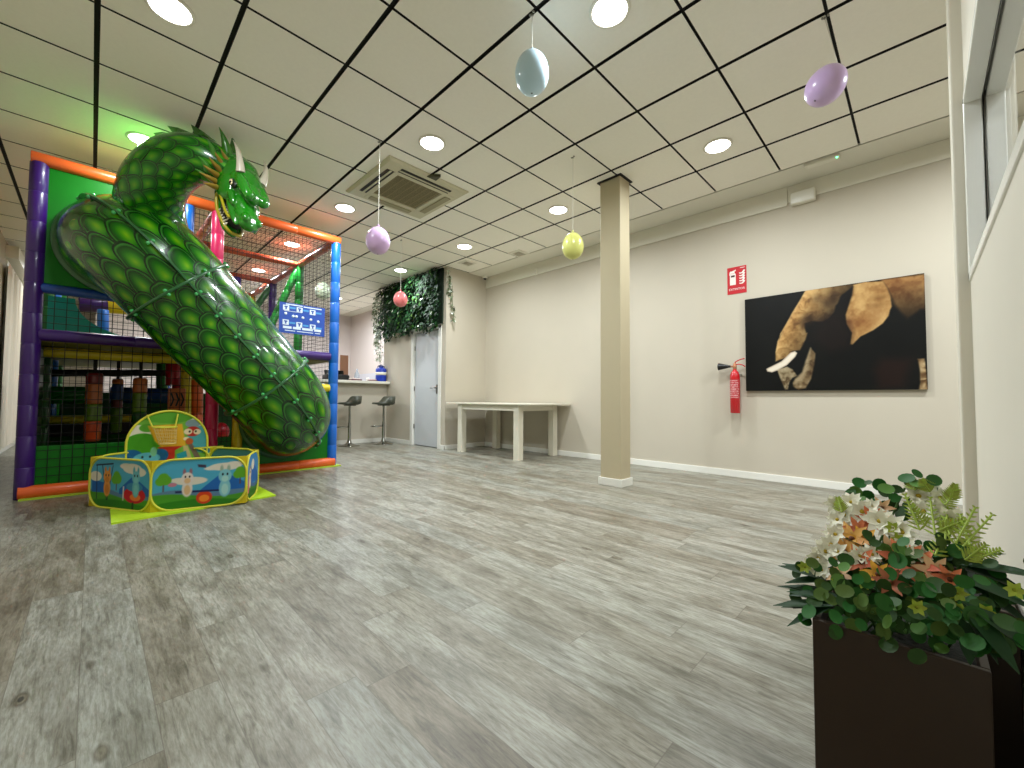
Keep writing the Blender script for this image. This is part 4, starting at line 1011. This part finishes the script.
for f_, L_ in ((.30, .13), (.40, .15), (.50, .17), (.60, .19), (.70, .20), (.79, .21), (.87, .20)):
    i = int(f_*(len(npath)-1)); p, t_, xx, yy = nfr[i]
    out = camv(-.45, 1, 0) if f_ < .6 else camv(.1, 1, .2)
    out = (out-t_*out.dot(t_)).normalized(); bs_ = p+out*nrad[i]*.93
    b = MB(); sd_ = t_.cross(out).normalized()
    L_ *= .75; tip_ = bs_+out*L_*.5-t_*L_*.95
    b.add([bs_+t_*.07, bs_-t_*.10, bs_-t_*.02+sd_*.035+out*.02, bs_-t_*.02-sd_*.035+out*.02, tip_, bs_+out*L_*.35-t_*L_*.35+sd_*.012, bs_+out*L_*.35-t_*L_*.35-sd_*.012],
          [(0, 2, 5), (0, 5, 4), (0, 6, 3), (0, 4, 6), (2, 1, 5), (5, 1, 4), (1, 3, 6), (1, 6, 4)])
    b.build('dorsal_fin', m_gspike, ds)

# ------------------------------------------------------------------ pop-up pen and its foam mats
def mats_(nm, corners, lab, z=0, th=.012):
    t = tag(MB().prism([(x, y, z) for x, y in corners], (0, 0, th)).build(nm, mat('neon_foam', (186, 222, 40), .55, noise=.06, nscale=30, bump=.1)), lab, 'mat', 'neon foam mats under the pen')
    return t
mats_('foam_mat', [(.118, 3.88), (.70, 3.95), (.66, 5.02), (.13, 4.9)], 'neon yellow-green foam mat under the swing side of the pen')
mats_('foam_mat', [(.705, 3.95), (1.155, 4.03), (1.15, 4.60), (.665, 5.03)], 'neon yellow-green foam mat sticking out under the narrow end panel of the pen')
PA, PB, PC, PD, PE_, PFF = (.012, 4.60), (.325, 4.03), (.895, 3.885), (1.075, 4.28), (.80, 4.78), (.30, 4.86)
pen = thing('ball_pit_pen', 'low pop-up pen of cartoon-printed panels with yellow edging and an arched hoop back', 'pop-up pen', (.5, 4.4, .012))
PH = .375; PZ = .014
m_pipe = mat('yellow_piping', (214, 208, 62), .5); m_yfab = mat('yellow_fabric', (206, 184, 30), .6); m_pen = art_mat('pen_print', .55)
SKY, GRS, HILL, CLD = (74, 160, 190), (72, 144, 40), (34, 96, 168), (214, 208, 192)
def blob(C, U, V, u, v, ru, rv, c, w=.012): return lay(C, soft(np.sqrt(((U-u)/ru)**2+((V-v)/rv)**2)-1, w/min(ru, rv)), c)
def poly(C, U, V, pts, c, w=.012): return lay(C, soft(sdpoly(U, V, pts), w), c)
def scenery(U, V):
    C = np.zeros(U.shape+(3,))+np.array(SKY, float)
    C = lay(C, soft(V-(.34+.05*np.sin(U*7)), .02), (88, 122, 150))
    C = lay(C, soft(V-(.26+.06*np.sin(U*5+1)), .02), GRS)
    C = lay(C, soft(V-(.13+.05*np.sin(U*4)), .03), (48, 120, 30)); return C
def frame_y(C, U, V, ar):
    x = np.abs(U-.5)*ar; y = np.abs(V-.5); hx, hy, r = .5*ar-.02, .5-.02, .34
    qx = np.maximum(x-(hx-r), 0); qy = np.maximum(y-(hy-r), 0); d = np.sqrt(qx*qx+qy*qy)-r+np.minimum(np.maximum(x-(hx-r), y-(hy-r)), 0)
    return lay(C, soft(-d, .012), (206, 186, 34))
def animal(C, U, V, u, v, s, ar, col, ear, belly):
    s = s*1.38; v = v-.02
    C = blob(C, U, V, u, v, .075*s/ar*1.0, .13*s, col)
    for q in (-1, 1): C = blob(C, U, V, u+q*.045*s/ar, v+.27*s, .022*s/ar, .055*s, ear)
    C = blob(C, U, V, u, v+.17*s, .085*s/ar, .095*s, col)
    C = blob(C, U, V, u, v-.02*s, .045*s/ar, .08*s, belly); C = blob(C, U, V, u, v+.13*s, .045*s/ar, .045*s, belly)
    for q in (-1, 1): C = blob(C, U, V, u+q*.03*s/ar, v+.195*s, .012*s/ar, .018*s, (30, 30, 34), .006)
    return C
def tree(C, U, V, u, v, s, ar):
    C = poly(C, U, V, [(u-.012/ar, v-.24*s), (u+.012/ar, v-.24*s), (u+.012/ar, v), (u-.012/ar, v)], (96, 70, 60))
    for du, dv, r in ((-.06, 0, .1), (.05, .02, .11), (0, .08, .11)): C = blob(C, U, V, u+du*s/ar, v+dv*s, r*s/ar, r*s, (92, 160, 40))
    return C
def pan_swing(U, V):
    ar = 1.75; C = scenery(U, V)
    C = poly(C, U, V, [(.5, .40), (.72, .68), (.98, .42), (.98, .3), (.5, .3)], HILL); C = poly(C, U, V, [(.04, .30), (.04, .55), (.26, .50), (.26, .30)], HILL)
    for u, v, a, b in ((.70, .82, .15, .10), (.80, .76, .12, .09), (.60, .86, .1, .06), (.10, .62, .10, .10)): C = blob(C, U, V, u, v, a, b, CLD)
    C = tree(C, U, V, .45, .58, .9, ar)
    for x0, x1 in ((.12, .21), (.30, .38)): C = poly(C, U, V, [(x1-.10 if x1 < .25 else x1, .86), (x1-.09 if x1 < .25 else x1+.01, .86), (x0+.01, .16), (x0, .16)], (30, 34, 52))
    C = poly(C, U, V, [(.10, .86), (.10, .83), (.39, .88), (.39, .91)], (30, 34, 52)); C = poly(C, U, V, [(.20, .86), (.212, .86), (.30, .16), (.288, .16)], (30, 34, 52))
    C = animal(C, U, V, .295, .42, .95, ar, (214, 142, 62), (196, 120, 50), (196, 122, 48))
    C = blob(C, U, V, .745, .30, .175, .16, (190, 30, 40)); C = blob(C, U, V, .745, .46, .13, .09, (58, 130, 170)); C = blob(C, U, V, .76, .26, .085, .07, (230, 120, 50))
    C = poly(C, U, V, [(.71, .16), (.74, .16), (.74, .02), (.71, .02)], (30, 60, 30)); C = poly(C, U, V, [(.56, .46), (.58, .46), (.575, .18), (.555, .18)], (214, 208, 196))
    C = animal(C, U, V, .765, .45, .95, ar, (104, 176, 190), (86, 156, 172), (122, 190, 196))
    return frame_y(C, U, V, ar)
def pan_seesaw(U, V):
    ar = 1.7; C = scenery(U, V)
    C = poly(C, U, V, [(.50, .36), (.74, .70), (.98, .46), (.98, .32), (.5, .3)], HILL)
    for u, v, a, b in ((.40, .55, .17, .08), (.28, .58, .10, .05), (.76, .80, .18, .08), (.86, .84, .10, .06), (.62, .78, .09, .04)): C = blob(C, U, V, u, v, a, b, CLD)
    C = tree(C, U, V, .12, .58, .85, ar); C = tree(C, U, V, .93, .62, .85, ar)
    C = blob(C, U, V, .54, .20, .085, .13, (204, 60, 28)); C = blob(C, U, V, .54, .18, .055, .07, (236, 132, 40))
    C = poly(C, U, V, [(.24, .37), (.24, .33), (.80, .29), (.80, .33)], (36, 40, 84))
    C = animal(C, U, V, .36, .42, .9, ar, (216, 206, 200), (150, 100, 110), (214, 176, 130)); C = blob(C, U, V, .21, .50, .045, .04, (190, 120, 140))
    C = animal(C, U, V, .76, .38, 1.05, ar, (122, 186, 196), (150, 170, 150), (160, 206, 200))
    C = poly(C, U, V, [(.46, .88), (.55, .86), (.55, .80), (.47, .82)], (64, 56, 74))
    return frame_y(C, U, V, ar)
def pan_slide(U, V):
    ar = 1.1; C = scenery(U, V)*np.array([.75, .8, .95]); C = poly(C, U, V, [(.2, .35), (.55, .85), (.95, .45), (.95, .3)], HILL)
    C = blob(C, U, V, .5, .74, .12, .12, CLD); C = poly(C, U, V, [(.12, .15), (.22, .15), (.3, .55), (.18, .55)], (206, 110, 110))
    C = animal(C, U, V, .30, .40, .8, ar, (200, 180, 160), (170, 120, 90), (220, 200, 180)); return frame_y(C, U, V, ar)
def pan_back(U, V):
    C = scenery(U, V)*.5+np.array((60, 86, 88))*.5
    C = blob(C, U, V, .6, .4, .2, .2, (96, 110, 60)); return frame_y(C, U, V, 1.6)
def pan_arch(U, V):
    V = (V-.37)/.63
    ar = .84; C = np.zeros(U.shape+(3,))+np.array((108, 164, 58), float)
    C = blob(C, U, V, .12, .58, .16, .16, CLD); C = blob(C, U, V, .86, .76, .14, .12, CLD); C = blob(C, U, V, .80, .74, .10, .08, (120, 140, 150)); C = blob(C, U, V, .95, .42, .22, .28, (70, 150, 160))
    C = blob(C, U, V, .5, .90, .32, .14, (84, 150, 44)); C = blob(C, U, V, .18, .38, .21, .20, (64, 140, 28)); C = blob(C, U, V, .24, .68, .10, .08, (84, 150, 44))
    C = poly(C, U, V, [(.24, .72), (.66, .74), (.72, .30), (.42, .28), (.33, .42)], (214, 160, 40), .02)
    C = poly(C, U, V, [(.36, .30), (.68, .30), (.58, .22), (.58, .0), (.45, .0), (.45, .22)], (186, 44, 30))
    C = blob(C, U, V, .06, .12, .14, .16, (26, 92, 148)); C = blob(C, U, V, .40, .14, .10, .13, (26, 92, 148)); C = blob(C, U, V, .24, .10, .16, .11, (92, 172, 200)); C = blob(C, U, V, .32, .22, .04, .09, (120, 184, 150))
    for u in (.19, .28): C = blob(C, U, V, u, .13, .013, .022, (26, 30, 40))
    C = blob(C, U, V, .80, .58, .10, .10, (168, 38, 30)); C = blob(C, U, V, .74, .58, .055, .06, (222, 204, 170)); C = blob(C, U, V, .86, .57, .05, .055, (222, 204, 170)); C = blob(C, U, V, .72, .44, .04, .035, (224, 206, 176)); C = blob(C, U, V, .76, .38, .05, .07, (178, 84, 40))
    for u in (.76, .84): C = blob(C, U, V, u, .58, .013, .02, (24, 20, 24))
    C = poly(C, U, V, [(.74, .32), (.80, .33), (.92, .04), (.84, .04)], (110, 92, 80)); C = poly(C, U, V, [(.68, .30), (.74, .30), (.80, .04), (.70, .04)], (190, 172, 120))
    C = poly(C, U, V, [(.60, .14), (.72, .20), (.74, .08), (.62, .04)], (40, 140, 160)); return C
def roundpath(P0, ux, uz, w_, h_, r, ins=.0):
    out = []
    for cx_, cz_, a0 in ((w_-r, r, -PI/2), (w_-r, h_-r, 0), (r, h_-r, PI/2), (r, r, PI)):
        for k in range(7):
            a = a0+PI/2*k/6; out.append(P0+ux*(cx_+r*math.cos(a))+uz*(cz_+r*math.sin(a)))
    return out
def pen_panel(A, B, func, nm='side_panel'):
    a = Vector((A[0], A[1], PZ)); d = Vector((B[0]-A[0], B[1]-A[1], 0)); w_ = d.length; ux = d/w_; uz = Vector((0, 0, 1)); nrm = ux.cross(uz)
    c = MB(); c.prism([a, a+d, a+d+uz*PH, a+uz*PH], nrm*-.004); p_ = c.build(nm, m_yfab, pen)
    art('print', a+nrm*.0015, d, (0, 0, PH), int(w_*260)+2, 96, func, m_pen, p_)
    MB().tube(roundpath(a+nrm*.003, ux, uz, w_, PH, .125), .0075, 8, closed=True).build('piping', m_pipe, p_)
    return p_
pen_panel(PA, PB, pan_swing); pen_panel(PB, PC, pan_seesaw); pen_panel(PC, PD, pan_slide)
for A_, B_ in ((PD, PE_), (PFF, PA)):
    pen_panel(B_, A_, pan_back, 'rear_panel')
# arched back with the small hoop
L0 = aty(125.5, 455, 4.80); R0 = aty(207, 455, 4.78); AZ = aty(166, 411, 4.79).z
pen_panel((R0.x, R0.y), (PE_[0], PE_[1]), pan_back, 'rear_panel'); pen_panel((PFF[0]-.03, PFF[1]), (L0.x, L0.y), pan_back, 'rear_panel') if L0.x > PFF[0]-.02 else None
aw = R0.x-L0.x; ah = AZ-PZ
def arch_in(U, V):
    z = V*ah; x = (U-.5)*aw; r = aw/2; zs = ah-r*1.02
    return (z <= zs) | ((x/r)**2+((z-zs)/(ah-zs))**2 <= 1.0)
ab = MB(); o_ = [(L0.x, PZ), (R0.x, PZ)] + [((L0.x+R0.x)/2+aw/2*math.cos(PI*k/24), PZ+(ah-aw/2*1.02)+aw/2*1.02*math.sin(PI*k/24)) for k in range(25)]
arch = ab.prism([(x, 4.79, z) for x, z in o_], (0, .006, 0)).build('arched_back', m_yfab, pen)
art('print', (L0.x, 4.788, PZ), (aw, 0, 0), (0, 0, ah), 150, 170, pan_arch, m_pen, arch, arch_in)
MB().tube([(x, 4.786, z) for x, z in o_[1:]]+[(L0.x, 4.786, PZ)], .009, 8).build('piping', m_pipe, arch)
def ap_(px, py, y=4.77): return aty(px, py, y)
hp = MB()
hp.tube([ap_(147, 415), ap_(153, 428, 4.74)], .006, 8).tube([ap_(178, 414), ap_(175, 428, 4.74)], .006, 8)
rim_ = [(152.5, 427), (176, 426.5)]; hc = (ap_(152.5, 427)+ap_(176, 426.5))/2; hr = (ap_(176, 426.5).x-ap_(152.5, 427).x)/2
hp.tube([hc+Vector((hr*math.cos(2*PI*k/24), -.06+.075*math.sin(2*PI*k/24), 0)) for k in range(24)], .006, 8, closed=True).build('hoop', m_pipe, arch)
nb = MB(); top_ = [hc+Vector((hr*math.cos(2*PI*k/16), -.06+.075*math.sin(2*PI*k/16), 0)) for k in range(16)]
zb_ = ap_(165, 443).z-hc.z
bot_ = [hc+Vector((.02+hr*.72*math.cos(2*PI*k/16), -.055+.055*math.sin(2*PI*k/16), zb_)) for k in range(16)]
for k in range(16): nb.tube([top_[k], bot_[k]], .0018, 4, caps=False)
for f_ in (.2, .4, .6, .8): nb.tube([top_[k].lerp(bot_[k], f_) for k in range(16)], .0016, 4, closed=True)
nb.tube(bot_, .005, 8, closed=True).build('hoop_net', mat('cream_net', (222, 190, 120), .7), arch)

# ------------------------------------------------------------------ artificial green wall above the door
random.seed(11)
gw = thing('artificial_green_wall', 'dense dark green artificial leaf wall above the grey door', 'green wall', (XD, 6.85, 2.1))
MB().bb((XD-.03, 5.84, 2.16), (XD-.002, 7.88, 3.125)).build('backing', mat('dark_leaf_backing', (14, 34, 14), .8), gw)
LEAFG = [mat('leaf_deep', (14, 42, 15), .65, island=.45, spec=.25), mat('leaf_mid', (26, 66, 25), .65, island=.4, spec=.25), mat('leaf_fresh', (70, 114, 40), .65, island=.35, spec=.25), mat('leaf_pale', (222, 228, 214), .5, island=.15)]
for q in range(4):
    lb_ = MB()
    for k in range(800):
        y = random.uniform(5.83, 7.90); zl = 2.10+.05*math.sin(y*9)+.04*math.sin(y*23)
        z = random.uniform(zl, 3.12); o_x = random.uniform(.03, .15)*(.6+.4*math.sin(y*5+z*4)**2)
        d_ = Vector((-random.uniform(.2, 1), random.uniform(-.8, .8), -random.uniform(.1, 1.2)))
        mi = random.choices((0, 1, 2, 3), (6, 4, 1.0, .12))[0]
        lb_.leaf((XD-.03-o_x, y, z), d_, (-1, random.uniform(-.4, .4), .5), random.uniform(.055, .10), random.uniform(.028, .048), m=mi)
    f_ = lb_.build('foliage', LEAFG, gw); f_['kind'] = 'stuff'
def vine(x, y, z0, z1, lab, pale, nleaf):
    t = thing('hanging_vine', lab, 'vine', (x, y, z1), 0, 'artificial vines trailing from the leaf wall')
    pts = [Vector((x+.03*math.sin(z*7+y*5), y+.03*math.sin(z*9+x), z)) for z in np.linspace(z0, z1, 14)]
    MB().tube(pts, .004, 5).build('stem', mat('vine_stem', (96, 106, 66), .6), t)
    lb_ = MB()
    for k in range(nleaf):
        p = pts[random.randrange(len(pts))]+Vector((0, 0, random.uniform(-.05, .05)))
        a = random.uniform(0, 2*PI); lb_.leaf(p, (math.cos(a), math.sin(a), -random.uniform(.2, 1)), (0, 0, 1), random.uniform(.05, .09), random.uniform(.03, .05), m=random.choices((0, 1), (pale, 1-pale))[0])
    lb_.build('leaves', [LEAFG[3], mat('leaf_sage', (110, 124, 92), .5, island=.3)], t)
for k in range(5):
    yy_ = 7.93+.11*k
    vine(XD-.06+.02*k, yy_, 3.06, (1.80, 1.58, 1.70, 2.05, 2.30)[k], ('pale vine trailing lowest at the counter end of the leaf wall', 'long pale vine hanging beside the counter end of the leaf wall', 'pale leafy strand second out from the counter end of the leaf wall', 'short sage strand at the outer edge of the leaf wall over the counter', 'shortest sage strand farthest out over the counter')[k], (.85, .9, .8, .5, .35)[k], 95)
for k in range(3):
    vine(XD+.02+.035*k, YBL-.05, (2.62, 2.36, 2.22)[k], (3.06, 2.95, 2.8)[k], ('sage sprig at the wall corner, topmost beside the leaf wall', 'sage vine down the wall corner beside the leaf wall', 'sage sprig hanging farthest round the wall corner')[k], .35, 22)

# ------------------------------------------------------------------ planter and flowers in front
random.seed(21)
PXF, PY0, PY1, PTZ = 1.067, -.072, .173, .405
pl_ = thing('planter_box', 'tall dark brown planter box at the partition wall', 'planter', (1.19, .05, 0))
m_pl = mat('dark_brown_planter', (46, 29, 14), .45, noise=.12, nscale=16, bump=.05)
t_ = .012; d_ = .30
b = MB().bb((PXF, PY0, 0), (PXF+t_, PY1, PTZ)).bb((PXF+d_-t_, PY0, 0), (PXF+d_, PY1, PTZ)).bb((PXF+t_, PY0, 0), (PXF+d_-t_, PY0+t_, PTZ)).bb((PXF+t_, PY1-t_, 0), (PXF+d_-t_, PY1, PTZ)).bb((PXF+t_, PY0+t_, 0), (PXF+d_-t_, PY1-t_, .02))
b.build('box', m_pl, pl_, bevel=.002)
MB().bb((PXF+t_, PY0+t_, .30), (PXF+d_-t_, PY1-t_, PTZ-.03)).build('soil', mat('dark_moss', (20, 22, 12), .9, bump=.6, nscale=60), pl_)
fa = thing('flower_arrangement', 'artificial lilies, white blossoms, round green leaves and fern sprigs filling the brown planter', 'flowers', (1.2, .05, PTZ-.03))
pl2 = thing('planter_box', 'second dark brown planter half hidden behind the front one, against the partition', 'planter', (1.55, -.02, 0))
b = MB().bb((1.41, -.138, 0), (1.41+t_, .12, PTZ-.005)).bb((1.70-t_, -.138, 0), (1.70, .12, PTZ-.005)).bb((1.41+t_, -.138, 0), (1.70-t_, -.138+t_, PTZ-.005)).bb((1.41+t_, .12-t_, 0), (1.70-t_, .12, PTZ-.005)).bb((1.41+t_, -.126, 0), (1.70-t_, .108, .02))
b.build('box', m_pl, pl2, bevel=.002)
MB().bb((1.41+t_, -.126, .30), (1.70-t_, .108, PTZ-.03)).build('soil', mat('dark_moss'), pl2)
base_c = Vector((1.21, .05, PTZ-.05))
m_stem = mat('stem_green', (64, 104, 36), .5)
m_round = [mat('round_leaf', (42, 90, 30), .55, island=.35, spec=.3), mat('round_leaf_light', (84, 120, 48), .55, island=.3, spec=.3)]
def dome_x(px, py):                                        # depth of the bouquet at a height in the picture: low things in front
    return 1.03+.30*min(1, max(0, (640-py)/150))
def fl(px, py, dx=0): return atx(px, py, dome_x(px, py)+dx)
def stem_to(mb, p, r=.0025, m=0):
    b0 = base_c+Vector((random.uniform(-.08, .08), random.uniform(-.07, .07), 0)); mid = (b0+p)/2+Vector((0, 0, .03))
    mb.tube([b0, mid, p], r, 5, m)
# round-leaved sprigs
sprigs = [(850, 590), (835, 612), (872, 612), (900, 590), (915, 618), (905, 632), (880, 580), (940, 600), (925, 575), (960, 615), (985, 600), (820, 585), (858, 608), (945, 626), (975, 628), (1000, 580), (842, 575), (895, 560), (930, 560), (890, 495), (875, 500), (905, 488), (965, 560), (990, 625), (905, 610), (870, 560)]
for n_, (px, py) in enumerate(sprigs):
    c = fl(px, py, random.uniform(-.02, .03)); mb = MB(); stem_to(mb, c)
    mb.mi = [2]*len(mb.mi)
    for k in range(12):
        o = Vector((random.uniform(-.035, .02), random.uniform(-.05, .05), random.uniform(-.035, .04)))
        nr = Vector((-random.uniform(.3, 1), random.uniform(-.6, .6), random.uniform(.0, .9)))
        mb.disc(c+o, nr, random.uniform(.010, .0165), 12, 0 if random.random() < .75 else 1, .18, random.uniform(.8, 1.0), random.uniform(0, 6))
    mb.build('round_leaf_sprig', [m_round[0], m_round[1], m_stem], fa)
# large dark pointed leaves that stick out
for px, py, dv in ((797, 575, (0, 1, -.1)), (800, 607, (-.1, 1, -.35)), (806, 590, (-.2, 1, .0)), (812, 605, (-.4, .8, -.2)), (1012, 600, (0, -1, -.3)), (1010, 570, (.1, -1, .1)), (1000, 640, (-.1, -.8, -.9)), (985, 655, (-.2, -.4, -1)), (935, 548, (-.5, -.2, .4)), (880, 545, (-.6, .3, .3)), (845, 560, (-.5, .5, .2)), (868, 550, (-.6, .1, .3)), (955, 575, (-.6, -.3, .3)), (985, 565, (-.2, -.8, .2))):
    c = fl(px, py); d_v = Vector(dv).normalized(); mb = MB()
    for q in range(3):
        d2 = (d_v+Vector((random.uniform(-.3, .3), random.uniform(-.3, .3), random.uniform(-.3, .3)))).normalized()
        mb.leaf(c-d_v*.06, d2, (-.3, 0, 1), random.uniform(.08, .12), random.uniform(.022, .032), .15, .1)
    mb.build('pointed_leaf_spray', mat('dark_pointed_leaf', (26, 58, 24), .5, island=.35, spec=.3), fa)
# white many-petalled blossoms
m_wp = mat('white_petal', (246, 244, 226), .55, island=.04); m_yc = mat('flower_heart', (196, 170, 50), .6)
def blossom(c, nrm, r, npet, m, mc, name, cup=.35, wid=.55, layers=1):
    x, y, d = frame_from(nrm); mb = MB()
    for L_ in range(layers):
        for k in range(npet):
            a = 2*PI*(k+.5*L_)/npet+random.uniform(-.1, .1); dr = (x*math.cos(a)+y*math.sin(a))*(1-.25*L_)+d*(cup+.35*L_)
            mb.leaf(c, dr, d, r*(1-.15*L_), r*wid, .12, random.uniform(.1, .3))
    o = mb.build(name, m, fa)
    MB().ell(c+d*r*.12, (r*.16,)*3, nu=10, nv=6).build('flower_heart', mc, o)
    return o
for px, py, r in ((836, 505, .024), (845, 515, .026), (852, 503, .026), (862, 512, .028), (872, 508, .022), (838, 520, .022), (880, 522, .03), (893, 527, .03), (903, 533, .028), (918, 497, .03), (930, 493, .026), (940, 498, .022), (925, 512, .028), (835, 535, .024), (825, 552, .026), (832, 545, .026), (818, 558, .022), (812, 565, .02), (838, 552, .022), (822, 570, .018), (860, 556, .022), (872, 555, .022), (905, 548, .024), (922, 556, .024), (950, 520, .026), (945, 510, .022)):
    blossom(fl(px, py, -.02), Vector((-1, random.uniform(-.4, .6), random.uniform(.3, 1))), r*1.12, 6, m_wp, m_yc, 'white_blossom', layers=2)
# orange and coral lilies
def lily_mat(k, c): return mat('lily_'+k, c, .5, island=.15, sub=.1)
for px, py, r, k, c in ((853, 540, .042, 'apricot', (232, 170, 92)), (845, 553, .038, 'apricot', 0), (864, 542, .036, 'gold', (226, 160, 50)), (872, 520, .032, 'coral', (224, 116, 82)), (862, 562, .036, 'coral', 0), (905, 562, .046, 'coral', 0), (920, 566, .04, 'coral', 0), (893, 552, .036, 'peach', (236, 190, 150)), (878, 575, .03, 'gold', 0), (890, 583, .032, 'rust', (170, 90, 60)), (840, 575, .03, 'peach', 0), (935, 572, .034, 'peach', 0), (950, 580, .028, 'coral', 0), (858, 530, .03, 'coral', 0), (882, 508, .026, 'peach', 0)):
    blossom(fl(px, py, -.012), Vector((-1, random.uniform(-.2, .5), random.uniform(.4, .9))), r, 6, lily_mat(k, c or (0, 0, 0)), mat('stamen_brown', (110, 60, 24), .6), 'lily', .5, .42)
# yellow-green buds
for px, py in ((852, 597), (916, 607), (957, 593), (985, 612), (1014, 590), (805, 567), (862, 582), (838, 580), (960, 610), (955, 592), (893, 528), (900, 540)):
    blossom(fl(px, py, -.03), Vector((-1, random.uniform(-.5, .5), .3)), .016, 6, mat('bud_lime', (166, 182, 60), .5, island=.2), mat('bud_heart', (150, 160, 50), .6), 'lime_bud', .8, .6)
# fern and spike sprigs
for px, py, tx_, ty in ((920, 530, 905, 495), (935, 535, 930, 498), (945, 540, 948, 500), (955, 545, 975, 508), (940, 530, 965, 520), (960, 550, 992, 515), (925, 525, 912, 505), (950, 535, 940, 510), (965, 560, 985, 545), (935, 555, 950, 525), (970, 545, 960, 515), (915, 490, 912, 478), (930, 492, 922, 480), (945, 505, 958, 490), (950, 500, 955, 485), (842, 512, 838, 498), (975, 560, 1000, 550)):
    a_, c = fl(px, py, -.05), fl(tx_, ty, random.uniform(-.08, -.02)); mb = MB(); d_v = (c-a_); L_ = d_v.length; d_v.normalize()
    mb.tube([a_, c], .002, 5)
    for k in range(9):
        t = k/8; p = a_+d_v*L_*t
        for s_ in (-1, 1):
            sd_ = d_v.cross(Vector((-1, 0, .2))).normalized()*s_
            mb.leaf(p, sd_+d_v*.9+Vector((-.2, 0, 0)), (-1, 0, .3), .019*(1.15-.8*t), .0038, .1, .1)
    mb.build('fern_sprig', mat('fern_lime', (158, 180, 66), .5, island=.25), fa)
